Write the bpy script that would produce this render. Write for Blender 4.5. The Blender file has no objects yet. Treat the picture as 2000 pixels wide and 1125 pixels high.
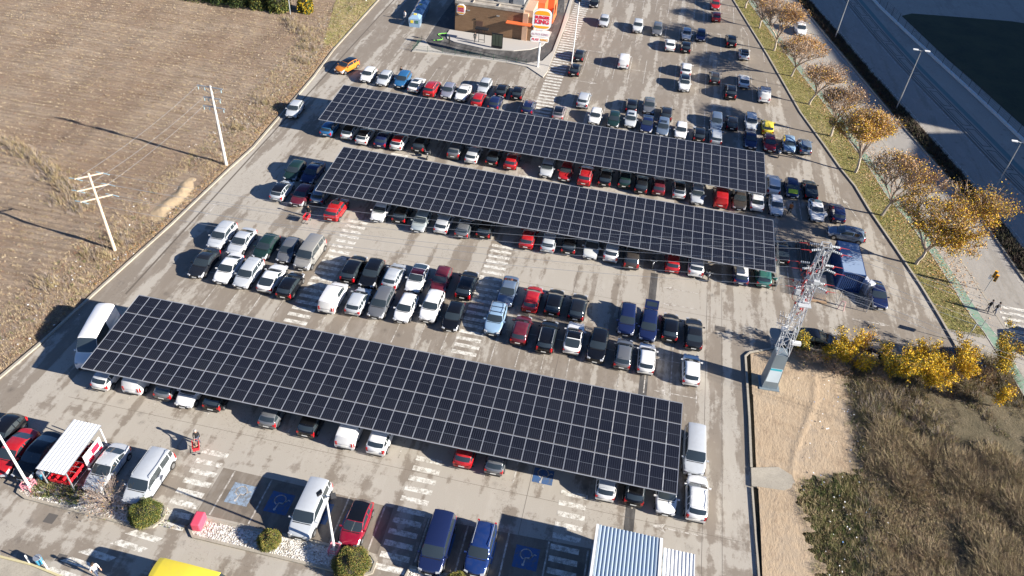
CARS = [
(-10.74, 148.01, 0.0, 'h', 'black', '', 'black hatchback, nose to camera, in the sparse rows farthest from camera', 'cars in the sparse far rows'),
(-7.86, 139.25, 0.0, 'h', 'silver', '', 'silver hatchback left of a pearl white SUV, in the sparse rows farthest from camera', 'cars in the sparse far rows'),
(-1.63, 138.94, 0.0, 'u', 'pearl', '', 'pearl white SUV in the sparse rows farthest from camera', 'cars in the sparse far rows'),
(1.93, 138.96, 0.0, 'e', 'grey', '', 'grey estate car in the sparse rows farthest from camera', 'cars in the sparse far rows'),
(7.23, 138.66, 0.0, 'h', 'silver', '', 'silver hatchback right of a grey estate car, in the sparse rows farthest from camera', 'cars in the sparse far rows'),
(4.55, 132.97, 3.142, 's', 'white', '', 'white saloon in the sparse rows farthest from camera', 'cars in the sparse far rows'),
(7.32, 133.05, 3.142, 'h', 'black', '', 'black hatchback right of a white saloon, in the sparse rows farthest from camera', 'cars in the sparse far rows'),
(9.8, 139.16, 0.0, 'h', 'navy', '', 'navy hatchback in the sparse rows farthest from camera', 'cars in the sparse far rows'),
(15.19, 138.61, 3.142, 'u', 'black', '', 'black SUV, tail to camera, in the sparse rows farthest from camera', 'cars in the sparse far rows'),
(17.36, 133.66, 3.142, 'h', 'white', 'blackroof', 'white hatchback with black roof in the sparse rows farthest from camera', 'cars in the sparse far rows'),
(-2.69, 122.98, 3.142, 'v', 'white', '', 'white small van, tail to camera, in the sparse rows farthest from camera', 'cars in the sparse far rows'),
(-10.18, 122.96, 3.142, 'h', 'charcoal', '', 'charcoal hatchback in the sparse rows farthest from camera', 'cars in the sparse far rows'),
(-10.14, 117.19, 3.142, 'h', 'black', '', 'black hatchback left of a white SUV, in the sparse rows farthest from camera', 'cars in the sparse far rows'),
(7.61, 123.47, 3.142, 'u', 'white', '', 'white SUV, tail to camera, in the sparse rows farthest from camera', 'cars in the sparse far rows'),
(7.54, 117.92, 0.0, 'u', 'white', 'blackroof', 'white SUV with black roof in the sparse rows farthest from camera', 'cars in the sparse far rows'),
(12.35, 122.17, 3.142, 'h', 'brown', 'rails', 'bronze hatchback with roof rails in the sparse rows farthest from camera', 'cars in the sparse far rows'),
(17.1, 122.58, 3.142, 'c', 'white', '', 'white coupe in the sparse rows farthest from camera', 'cars in the sparse far rows'),
(14.85, 117.7, 3.142, 'u', 'black', 'rails', 'black SUV with roof rails in the sparse rows farthest from camera', 'cars in the sparse far rows'),
(20.15, 118.44, 3.142, 'v', 'white', 'rack', 'white small van with roof rack in the sparse rows farthest from camera', 'cars in the sparse far rows'),
(12.33, 155.94, 0.0, 'h', 'red', '', 'red hatchback, nose to camera, in the sparse rows farthest from camera', 'cars in the sparse far rows'),
(12.54, 149.65, 3.142, 'h', 'red', '', 'red hatchback, tail to camera, in the sparse rows farthest from camera', 'cars in the sparse far rows'),
(-7.36, 106.99, 3.142, 'u', 'silver', '', 'silver SUV in the sparse rows farthest from camera', 'cars in the sparse far rows'),
(-40.39, 104.08, 0.0, 'h', 'white', '', 'white hatchback left of a silver hatchback, just behind the far solar canopy', 'cars parked behind the far canopy'),
(-37.66, 103.76, 0.0, 'h', 'silver', '', 'silver hatchback right of a white hatchback, just behind the far solar canopy', 'cars parked behind the far canopy'),
(-34.97, 104.28, 0.0, 'e', 'blue', '', 'blue estate car just behind the far solar canopy', 'cars parked behind the far canopy'),
(-32.54, 103.49, 3.142, 'c', 'white', 'sunroof', 'white coupe with sunroof just behind the far solar canopy', 'cars parked behind the far canopy'),
(-29.95, 102.89, 3.142, 'u', 'red', 'rails', 'red SUV with roof rails just behind the far solar canopy', 'cars parked behind the far canopy'),
(-27.45, 103.08, 0.0, 'h', 'lilac', '', 'lilac-silver hatchback just behind the far solar canopy', 'cars parked behind the far canopy'),
(-25.18, 103.22, 0.0, 's', 'white', '', 'white saloon just behind the far solar canopy', 'cars parked behind the far canopy'),
(-22.6, 106.41, 0.0, 'h', 'silver', '', 'silver hatchback right of a blue estate car, just behind the far solar canopy', 'cars parked behind the far canopy'),
(-19.78, 106.01, 3.142, 'h', 'black', '', 'black hatchback right of a silver hatchback, just behind the far solar canopy', 'cars parked behind the far canopy'),
(-22.51, 102.03, 3.142, 'h', 'red', '', 'red hatchback, tail to camera, just behind the far solar canopy', 'cars parked behind the far canopy'),
(-19.91, 101.88, 3.142, 'h', 'navy', '', 'navy hatchback, tail to camera, just behind the far solar canopy', 'cars parked behind the far canopy'),
(-17.33, 106.13, 3.142, 'h', 'black', '', 'black hatchback between black hatchback and black hatchback, just behind the far solar canopy', 'cars parked behind the far canopy'),
(-14.91, 102.15, 3.142, 'h', 'navy', 'rails', 'navy hatchback with roof rails just behind the far solar canopy', 'cars parked behind the far canopy'),
(-10.32, 101.9, 3.142, 'h', 'pink', 'blackroof', 'pinkish silver hatchback with black roof just behind the far solar canopy', 'cars parked behind the far canopy'),
(-4.98, 102.43, 0.0, 'h', 'white', '', 'white hatchback right of a pinkish silver hatchback, just behind the far solar canopy', 'cars parked behind the far canopy'),
(-2.25, 102.39, 0.0, 'h', 'dgreen', '', 'dark green hatchback just behind the far solar canopy', 'cars parked behind the far canopy'),
(-0.08, 107.81, 3.142, 'h', 'black', '', 'black hatchback left of a grey saloon, just behind the far solar canopy', 'cars parked behind the far canopy'),
(0.16, 103.22, 0.0, 'h', 'silver', 'sunroof', 'silver hatchback with sunroof just behind the far solar canopy', 'cars parked behind the far canopy'),
(2.52, 108.58, 0.0, 's', 'grey', '', 'grey saloon just behind the far solar canopy', 'cars parked behind the far canopy'),
(2.62, 102.65, 0.0, 's', 'navy', '', 'navy saloon right of a silver hatchback, just behind the far solar canopy', 'cars parked behind the far canopy'),
(5.24, 106.93, 3.142, 'h', 'charcoal', '', 'charcoal hatchback right of a grey saloon, just behind the far solar canopy', 'cars parked behind the far canopy'),
(4.94, 102.38, 0.0, 'e', 'bluegrey', 'sunroof', 'blue-grey estate car with sunroof just behind the far solar canopy', 'cars parked behind the far canopy'),
(7.56, 102.24, 0.0, 'h', 'white', '', 'white hatchback right of a blue-grey estate car, just behind the far solar canopy', 'cars parked behind the far canopy'),
(10.22, 102.2, 3.142, 'h', 'black', '', 'black hatchback right of a white hatchback, just behind the far solar canopy', 'cars parked behind the far canopy'),
(12.62, 106.75, 0.0, 'e', 'bluegrey', '', 'blue-grey estate car, nose to camera, just behind the far solar canopy', 'cars parked behind the far canopy'),
(12.56, 102.15, 3.142, 'e', 'silver', '', 'silver estate car just behind the far solar canopy', 'cars parked behind the far canopy'),
(14.97, 107.3, 3.142, 'h', 'charcoal', '', 'charcoal hatchback right of a blue-grey estate car, just behind the far solar canopy', 'cars parked behind the far canopy'),
(17.78, 108.34, 0.0, 'e', 'pearl', '', 'pearl white estate car just behind the far solar canopy', 'cars parked behind the far canopy'),
(17.56, 103.01, 0.0, 's', 'navy', '', 'navy saloon right of a silver estate car, just behind the far solar canopy', 'cars parked behind the far canopy'),
(20.18, 107.77, 3.142, 'h', 'yellow', '', 'yellow hatchback just behind the far solar canopy', 'cars parked behind the far canopy'),
(20.23, 102.8, 0.0, 'h', 'red', '', 'red hatchback, nose to camera, just behind the far solar canopy', 'cars parked behind the far canopy'),
(23.01, 103.28, 0.0, 'h', 'lblue', '', 'light blue hatchback just behind the far solar canopy', 'cars parked behind the far canopy'),
(25.27, 103.58, 3.142, 'h', 'bluegrey', '', 'blue-grey hatchback just behind the far solar canopy', 'cars parked behind the far canopy'),
(-39.79, 87.16, 3.142, 'h', 'blue', '', 'blue hatchback under the far canopy near edge', 'cars under the far canopy'),
(-36.89, 87.27, 3.142, 'h', 'white', 'blackroof', 'white hatchback with black roof right of a blue hatchback, under the far canopy near edge', 'cars under the far canopy'),
(-34.56, 86.64, 3.142, 'h', 'white', 'blackroof', 'white hatchback with black roof right of a white hatchback, under the far canopy near edge', 'cars under the far canopy'),
(-32.02, 86.64, 3.142, 'h', 'navy', '', 'navy hatchback under the far canopy near edge', 'cars under the far canopy'),
(-29.76, 86.7, 3.142, 'h', 'white', 'redroof', 'white hatchback with red roof under the far canopy near edge', 'cars under the far canopy'),
(-26.9, 87.09, 3.142, 'h', 'charcoal', '', 'charcoal hatchback right of a white hatchback, under the far canopy near edge', 'cars under the far canopy'),
(-21.99, 87.1, 3.142, 'u', 'grey', '', 'grey SUV under the far canopy near edge', 'cars under the far canopy'),
(-19.45, 86.55, 3.142, 'h', 'white', 'silverroof', 'white hatchback with pale roof under the far canopy near edge', 'cars under the far canopy'),
(-16.76, 86.9, 3.142, 'h', 'black', '', 'black hatchback right of a white hatchback, under the far canopy near edge', 'cars under the far canopy'),
(-14.23, 86.67, 3.142, 'h', 'red', '', 'red hatchback, tail to camera, under the far canopy near edge', 'cars under the far canopy'),
(-9.38, 86.29, 0.0, 'h', 'silver', '', 'silver hatchback right of a red hatchback, under the far canopy near edge', 'cars under the far canopy'),
(-6.86, 86.21, 0.0, 'h', 'red', '', 'red hatchback, nose to camera, under the far canopy near edge', 'cars under the far canopy'),
(-4.25, 85.96, 3.142, 'u', 'red', 'rails', 'red SUV with roof rails under the far canopy near edge', 'cars under the far canopy'),
(-1.67, 86.48, 3.142, 'h', 'black', '', 'black hatchback right of a red SUV, under the far canopy near edge', 'cars under the far canopy'),
(0.82, 86.9, 3.142, 'h', 'dgreen', '', 'dark green hatchback under the far canopy near edge', 'cars under the far canopy'),
(3.06, 86.26, 3.142, 'h', 'charcoal', '', 'charcoal hatchback right of a dark green hatchback, under the far canopy near edge', 'cars under the far canopy'),
(5.28, 86.59, 3.142, 'h', 'maroon', '', 'maroon hatchback under the far canopy near edge', 'cars under the far canopy'),
(7.9, 86.57, 3.142, 'h', 'silver', 'blackroof', 'silver hatchback with black roof under the far canopy near edge', 'cars under the far canopy'),
(10.26, 85.99, 0.0, 'h', 'silver', '', 'silver hatchback right of a silver hatchback, under the far canopy near edge', 'cars under the far canopy'),
(13.23, 86.27, 3.142, 'v', 'red', '', 'red small van under the far canopy near edge', 'cars under the far canopy'),
(15.61, 86.61, 0.0, 's', 'brown', '', 'bronze saloon under the far canopy near edge', 'cars under the far canopy'),
(17.8, 86.94, 3.142, 's', 'white', '', 'white saloon under the far canopy near edge', 'cars under the far canopy'),
(20.23, 86.48, 0.0, 'h', 'white', '', 'white hatchback right of the far solar canopy', 'cars right of the far canopy'),
(20.11, 91.37, 3.142, 'u', 'white', 'rails', 'white SUV with roof rails right of the far solar canopy', 'cars right of the far canopy'),
(22.6, 91.4, 0.0, 'h', 'navy', 'banner', 'navy hatchback with yellow bonnet banner right of the far solar canopy', 'cars right of the far canopy'),
(24.96, 91.8, 3.142, 's', 'black', '', 'black saloon right of the far solar canopy', 'cars right of the far canopy'),
(25.31, 86.93, 0.0, 'c', 'white', '', 'white coupe right of the far solar canopy', 'cars right of the far canopy'),
(28.0, 87.24, 3.142, 'h', 'navy', '', 'navy hatchback, tail to camera, right of the far solar canopy', 'cars right of the far canopy'),
(-39.89, 75.7, 0.0, 'h', 'dgreen', '', 'dark green hatchback left of the middle solar canopy', 'cars left of the middle canopy'),
(-37.63, 75.96, 0.0, 's', 'navy', '', 'navy saloon left of the middle solar canopy', 'cars left of the middle canopy'),
(-39.56, 71.23, 3.142, 'h', 'silver', 'blackroof', 'silver hatchback with black roof left of the middle solar canopy', 'cars left of the middle canopy'),
(-36.88, 70.92, 0.0, 'h', 'maroon', '', 'maroon hatchback left of the middle solar canopy', 'cars left of the middle canopy'),
(-34.82, 72.05, 3.142, 'h', 'bluegrey', 'tailgate', 'blue-grey hatchback with tailgate open left of the middle solar canopy', 'cars left of the middle canopy'),
(-31.91, 69.5, 3.142, 'e', 'red', 'sunroof', 'red estate car with sunroof left of the middle solar canopy', 'cars left of the middle canopy'),
(-26.85, 70.7, 0.0, 'h', 'white', '', 'white hatchback, nose to camera, under the middle canopy near edge', 'cars under the middle canopy'),
(-24.32, 71.16, 3.142, 'h', 'black', '', 'black hatchback right of a white hatchback, under the middle canopy near edge', 'cars under the middle canopy'),
(-21.71, 70.18, 0.0, 'h', 'palegreen', '', 'pale green hatchback under the middle canopy near edge', 'cars under the middle canopy'),
(-19.08, 70.67, 3.142, 'h', 'white', 'silverroof', 'white hatchback with pale roof under the middle canopy near edge', 'cars under the middle canopy'),
(-16.53, 70.53, 3.142, 'h', 'grey', '', 'grey hatchback under the middle canopy near edge', 'cars under the middle canopy'),
(-14.12, 71.15, 3.142, 'h', 'black', '', 'black hatchback right of a grey hatchback, under the middle canopy near edge', 'cars under the middle canopy'),
(-8.95, 70.7, 3.142, 'h', 'red', '', 'red hatchback right of a black hatchback, under the middle canopy near edge', 'cars under the middle canopy'),
(-6.5, 70.74, 3.142, 'h', 'silver', '', 'silver hatchback under the middle canopy near edge', 'cars under the middle canopy'),
(-4.17, 71.05, 3.142, 'h', 'black', '', 'black hatchback right of a silver hatchback, under the middle canopy near edge', 'cars under the middle canopy'),
(-1.55, 71.2, 0.0, 's', 'pearl', '', 'pearl white saloon under the middle canopy near edge', 'cars under the middle canopy'),
(0.79, 71.24, 3.142, 'u', 'white', 'silverroof', 'white SUV with pale roof left of a bronze SUV, under the middle canopy near edge', 'cars under the middle canopy'),
(3.13, 70.6, 3.142, 'u', 'brown', '', 'bronze SUV under the middle canopy near edge', 'cars under the middle canopy'),
(7.77, 71.13, 3.142, 'h', 'red', '', 'red hatchback right of a bronze SUV, under the middle canopy near edge', 'cars under the middle canopy'),
(10.41, 71.34, 3.142, 'u', 'white', 'silverroof', 'white SUV with pale roof right of a red hatchback, under the middle canopy near edge', 'cars under the middle canopy'),
(15.48, 71.17, 3.142, 'h', 'navy', 'whiteroof', 'navy hatchback with white roof under the middle canopy near edge', 'cars under the middle canopy'),
(17.98, 71.54, 3.142, 'h', 'teal', '', 'teal hatchback under the middle canopy near edge', 'cars under the middle canopy'),
(20.26, 76.73, 3.142, 's', 'black', '', 'black saloon under the middle canopy near edge', 'cars under the middle canopy'),
(-41.99, 60.99, 0.0, 'e', 'silver', '', 'silver estate car in the upper middle open row', 'cars in the upper middle row'),
(-39.48, 60.59, 0.0, 's', 'silver', '', 'silver saloon in the upper middle open row', 'cars in the upper middle row'),
(-36.57, 60.54, 0.0, 'h', 'dgreen', '', 'dark green hatchback in the upper middle open row', 'cars in the upper middle row'),
(-33.94, 60.67, 0.0, 'h', 'grey', '', 'grey hatchback in the upper middle open row', 'cars in the upper middle row'),
(-31.51, 60.6, 0.0, 'V', 'champagne', '', 'champagne minivan in the upper middle open row', 'cars in the upper middle row'),
(-26.11, 59.61, 3.142, 'e', 'black', '', 'black estate car in the upper middle open row', 'cars in the upper middle row'),
(-23.92, 59.3, 0.0, 'u', 'black', '', 'black SUV, nose to camera, in the upper middle open row', 'cars in the upper middle row'),
(-21.61, 59.73, 3.142, 'h', 'silver', '', 'silver hatchback in the upper middle open row', 'cars in the upper middle row'),
(-19.14, 60.05, 0.0, 'c', 'white', 'maroonroof', 'white coupe with maroon roof in the upper middle open row', 'cars in the upper middle row'),
(-16.59, 60.49, 0.0, 'h', 'maroon', '', 'maroon hatchback in the upper middle open row', 'cars in the upper middle row'),
(-13.73, 60.34, 3.142, 'u', 'black', '', 'black SUV, tail to camera, in the upper middle open row', 'cars in the upper middle row'),
(-9.29, 60.65, 0.0, 's', 'bluegrey', '', 'blue-grey saloon in the upper middle open row', 'cars in the upper middle row'),
(-6.56, 60.2, 3.142, 'h', 'red', '', 'red hatchback in the upper middle open row', 'cars in the upper middle row'),
(-4.22, 60.37, 3.142, 'h', 'black', '', 'black hatchback right of a red hatchback, in the upper middle open row', 'cars in the upper middle row'),
(-1.69, 60.27, 3.142, 'h', 'charcoal', '', 'charcoal hatchback in the upper middle open row', 'cars in the upper middle row'),
(3.54, 59.76, 0.0, 'e', 'navy', '', 'navy estate car, nose to camera, in the upper middle open row', 'cars in the upper middle row'),
(5.8, 59.44, 0.0, 'e', 'navy', 'tailgate', 'navy estate car with tailgate open in the upper middle open row', 'cars in the upper middle row'),
(8.01, 59.87, 3.142, 'h', 'black', '', 'black hatchback right of a navy estate car, in the upper middle open row', 'cars in the upper middle row'),
(10.44, 59.55, 3.142, 's', 'charcoal', '', 'charcoal saloon in the upper middle open row', 'cars in the upper middle row'),
(-41.51, 56.12, 0.0, 's', 'charcoal', '', 'charcoal saloon in the lower middle open row', 'cars in the lower middle row'),
(-38.64, 55.96, 0.0, 's', 'white', '', 'white saloon in the lower middle open row', 'cars in the lower middle row'),
(-36.29, 55.81, 0.0, 'e', 'silver', '', 'silver estate car in the lower middle open row', 'cars in the lower middle row'),
(-33.7, 55.88, 3.142, 'c', 'white', '', 'white coupe, tail to camera, in the lower middle open row', 'cars in the lower middle row'),
(-31.43, 55.29, 3.142, 'h', 'black', '', 'black hatchback, tail to camera, in the lower middle open row', 'cars in the lower middle row'),
(-26.45, 54.67, 3.142, 'v', 'white', '', 'white small van in the lower middle open row', 'cars in the lower middle row'),
(-23.84, 54.89, 3.142, 'h', 'silver', '', 'silver hatchback in the lower middle open row', 'cars in the lower middle row'),
(-21.5, 55.28, 0.0, 'e', 'grey', '', 'grey estate car in the lower middle open row', 'cars in the lower middle row'),
(-18.85, 55.19, 0.0, 'h', 'white', '', 'white hatchback, nose to camera, in the lower middle open row', 'cars in the lower middle row'),
(-16.35, 56.13, 0.0, 'u', 'white', '', 'white SUV in the lower middle open row', 'cars in the lower middle row'),
(-13.85, 55.33, 0.0, 'h', 'black', '', 'black hatchback, nose to camera, in the lower middle open row', 'cars in the lower middle row'),
(-9.61, 56.1, 0.0, 'u', 'lblue', 'rack', 'light blue SUV with roof rack in the lower middle open row', 'cars in the lower middle row'),
(-6.8, 55.3, 3.142, 'h', 'maroon', '', 'maroon hatchback in the lower middle open row', 'cars in the lower middle row'),
(-4.08, 55.03, 3.142, 'e', 'black', 'rails', 'black estate car with roof rails in the lower middle open row', 'cars in the lower middle row'),
(-1.45, 55.62, 3.142, 'c', 'white', 'blackroof', 'white coupe with black roof in the lower middle open row', 'cars in the lower middle row'),
(1.03, 55.13, 0.0, 'u', 'black', '', 'black SUV in the lower middle open row', 'cars in the lower middle row'),
(3.65, 54.7, 3.142, 'h', 'grey', '', 'grey hatchback in the lower middle open row', 'cars in the lower middle row'),
(5.93, 54.68, 3.142, 'h', 'white', '', 'white hatchback right of a grey hatchback, in the lower middle open row', 'cars in the lower middle row'),
(10.31, 54.32, 3.142, 'h', 'white', '', 'white hatchback right of a white hatchback, in the lower middle open row', 'cars in the lower middle row'),
(-41.66, 39.69, 3.142, 'h', 'white', 'silverroof', 'first white hatchback with pale roof from left under the near canopy near edge', 'cars under the near canopy'),
(-38.76, 40.22, 3.142, 'v', 'white', '', 'white small van right of a white hatchback, under the near canopy near edge', 'cars under the near canopy'),
(-35.89, 40.08, 3.142, 'h', 'grey', '', 'grey hatchback right of a white small van, under the near canopy near edge', 'cars under the near canopy'),
(-33.71, 39.75, 0.0, 'h', 'white', '', 'white hatchback right of a grey hatchback, under the near canopy near edge', 'cars under the near canopy'),
(-31.19, 40.01, 3.142, 'h', 'black', '', 'black hatchback right of a white hatchback, under the near canopy near edge', 'cars under the near canopy'),
(-25.8, 39.5, 3.142, 'h', 'grey', '', 'grey hatchback right of a black hatchback, under the near canopy near edge', 'cars under the near canopy'),
(-22.21, 39.42, 3.142, 'h', 'black', '', 'black hatchback right of a grey hatchback, under the near canopy near edge', 'cars under the near canopy'),
(-18.6, 39.32, 3.142, 'v', 'white', '', 'white small van right of a black hatchback, under the near canopy near edge', 'cars under the near canopy'),
(-15.86, 39.32, 3.142, 'u', 'white', '', 'white SUV under the near canopy near edge', 'cars under the near canopy'),
(-8.45, 39.72, 3.142, 'h', 'red', '', 'red hatchback under the near canopy near edge', 'cars under the near canopy'),
(-5.75, 39.68, 3.142, 'h', 'grey', '', 'grey hatchback right of a red hatchback, under the near canopy near edge', 'cars under the near canopy'),
(3.68, 39.47, 3.142, 'h', 'white', 'silverroof', 'white hatchback with pale roof right of a grey hatchback, under the near canopy near edge', 'cars under the near canopy'),
(6.08, 39.58, 3.142, 'h', 'black', 'rails', 'black hatchback with roof rails under the near canopy near edge', 'cars under the near canopy'),
(8.66, 39.4, 0.0, 'h', 'white', '', 'white hatchback right of a black hatchback, under the near canopy near edge', 'cars under the near canopy'),
(10.84, 44.34, 0.0, 'V', 'silver', '', 'silver minivan right of the near solar canopy', 'cars right of the near canopy'),
(11.15, 39.55, 3.142, 'u', 'white', 'rails', 'white SUV with roof rails right of the near solar canopy', 'cars right of the near canopy'),
(-46.0, 31.33, 0.0, 'h', 'black', '', 'black hatchback in the nearest row by the kerb', 'cars in the nearest row'),
(-43.96, 29.95, 0.0, 's', 'red', '', 'red saloon in the nearest row by the kerb', 'cars in the nearest row'),
(-41.96, 30.15, 0.0, 's', 'black', '', 'black saloon in the nearest row by the kerb', 'cars in the nearest row'),
(-36.04, 30.45, 0.0, 's', 'silver', '', 'silver saloon in the nearest row by the kerb', 'cars in the nearest row'),
(-32.28, 30.32, 0.0, 'V', 'silver', 'rails', 'silver minivan with roof rails in the nearest row by the kerb', 'cars in the nearest row'),
(-18.86, 30.78, 0.0, 'V', 'silver', '', 'silver minivan, nose to camera, in the nearest row by the kerb', 'cars in the nearest row'),
(-15.01, 30.55, 0.0, 'h', 'crimson', 'blackroof', 'crimson hatchback with black roof in the nearest row by the kerb', 'cars in the nearest row'),
(-8.45, 30.37, 0.0, 'V', 'navy', '', 'navy minivan in the nearest row by the kerb', 'cars in the nearest row'),
(-5.13, 30.83, 0.0, 'e', 'royal', 'rails', 'royal blue estate car with roof rails in the nearest row by the kerb', 'cars in the nearest row'),
(-44.51, 105.73, -0.338, 'e', 'orange', 'darkroof', 'orange people carrier with dark roof turning at the top of the lane', ''),
(-46.34, 90.39, 0.085, 'h', 'silver', '', 'silver hatchback driving down the left lane beside the far canopy shadow', ''),
(28.57, 82.64, -1.669, 'e', 'bluegrey', '', 'blue-grey estate car parked crosswise above the blue shipping container', ''),
(30.53, 71.61, 0.043, 's', 'navy', '', 'dark blue saloon parked to the right of the blue shipping container', ''),
(22.94, 62.29, 1.576, 's', 'black', '', 'dark saloon parked crosswise behind the yellow poplars beside the pylon', ''),
(28.13, 148.94, 0.087, 'v', 'white', '', 'white van driving on the sunlit avenue lane behind the orange trees', ''),
(37.71, 63.45, 1.577, 's', 'black', '', 'dark saloon half hidden by yellow poplars at the lot corner', ''),
(-44.96, 42.81, 0.233, 'B', 'white', '', 'big white high-roof van at the left end of the near canopy', ''),
(-23.7, 22.65, 1.551, 'B', 'yellow', '', 'yellow high-roof delivery van on the bottom lane', ''),
(47.9, 68.4, 3.0, 'V', 'lblue', '', 'light blue van at the right edge waiting on the zebra crossing', ''),
]
BIKEL = [(10.94, 194.31), (16.76, 171.45), (22.41, 148.58), (26.11, 132.88), (28.98, 122.86), (31.28, 113.88), (32.34, 107.65), (33.84, 102.64), (35.42, 94.02), (37.27, 88.57), (38.77, 81.93), (39.9, 76.26), (40.59, 71.96), (41.66, 68.65), (42.09, 65.84), (42.95, 61.08), (43.83, 56.0)]
KERBE = [(10.43, 186.27), (16.09, 161.82), (21.79, 135.66), (25.77, 115.4), (28.46, 105.75), (29.98, 99.98), (31.48, 95.47), (32.54, 90.17), (34.6, 82.14), (36.28, 75.21), (37.24, 70.32), (38.1, 65.28)]
ROADW = [(21.84, 183.88), (26.35, 166.0), (30.19, 150.82), (32.98, 133.26), (35.42, 119.61), (38.02, 106.64), (40.08, 94.98), (41.44, 86.02), (42.5, 80.1), (43.29, 75.12), (44.01, 70.55), (44.91, 64.5)]
MEDL = [(24.15, 184.87), (29.02, 167.08), (34.28, 144.95), (37.19, 132.7), (40.44, 119.05), (42.93, 109.77), (45.25, 100.5), (47.31, 91.18), (48.47, 82.86), (49.81, 73.89)]
MEDR = [(28.87, 179.88), (31.7, 168.18), (36.51, 148.22), (39.31, 135.56), (42.41, 123.65), (44.84, 113.85), (47.39, 103.92), (49.53, 93.63), (50.89, 86.17), (52.24, 78.16)]
ROAD2R = [(37.47, 183.51), (39.29, 171.27), (42.11, 154.91), (45.22, 139.87), (48.4, 126.85), (50.61, 117.91), (52.9, 107.82), (55.43, 98.52), (57.78, 89.85)]
FENCE = [(44.4, 178.08), (46.14, 168.63), (49.64, 154.46), (52.78, 142.63), (55.54, 132.21), (57.55, 124.2), (59.32, 116.76), (61.11, 108.33)]
LAWNL = [(49.37, 167.88), (51.94, 156.62), (54.42, 146.16), (56.85, 137.7), (58.96, 129.59), (60.87, 122.22), (63.71, 112.06)]
YT = [(20.85, 60.11, 3.35), (23.66, 59.55, 3.0), (25.28, 59.48, 4.3), (26.82, 58.96, 3.5), (30.13, 59.15, 5.35), (31.12, 59.13, 6.05), (33.04, 59.66, 4.5), (34.05, 58.53, 4.6), (37.5, 60.87, 5.35), (39.3, 57.91, 3.3), (41.51, 62.11, 5.85), (27.2, 61.87, 3.0)]
TREES = [(18.34, 157.78, 7.05), (20.68, 148.17, 6.65), (22.91, 138.34, 9.15), (25.27, 128.4, 7.45), (27.38, 118.61, 7.55), (29.68, 108.94, 8.85), (31.97, 99.24, 9.7), (34.01, 89.2, 9.55), (36.42, 79.6, 12.75)]
CAMH=54.0467; CAMF=1492.019
CAMR=[0.9769284395895992, 0.20248476125439763, 0.06790246962210199]
CAMU=[-0.1831314826476941, 0.6306543700980941, 0.7541471511180252]
CAMD=[-0.10988031663718573, 0.7491828795000095, -0.6531855242423749]
SKYS = 0.05
EXPO = 1.4
import bpy, math, random
import numpy as np
from mathutils import Vector, Matrix
PI = math.pi
random.seed(7)
scene = bpy.context.scene
COL = scene.collection
SUN = Vector((2.374, -0.352, 1.0))

# ------------------------------------------------------------ helpers
def mat(name, col=(.5, .5, .5), rough=.6, metal=0., coat=0., spec=.5):
    m = bpy.data.materials.new(name); m.use_nodes = True
    b = m.node_tree.nodes['Principled BSDF']
    b.inputs['Base Color'].default_value = (*col, 1); b.inputs['Roughness'].default_value = rough
    b.inputs['Metallic'].default_value = metal; b.inputs['Coat Weight'].default_value = coat
    b.inputs['Specular IOR Level'].default_value = spec
    return m

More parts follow.
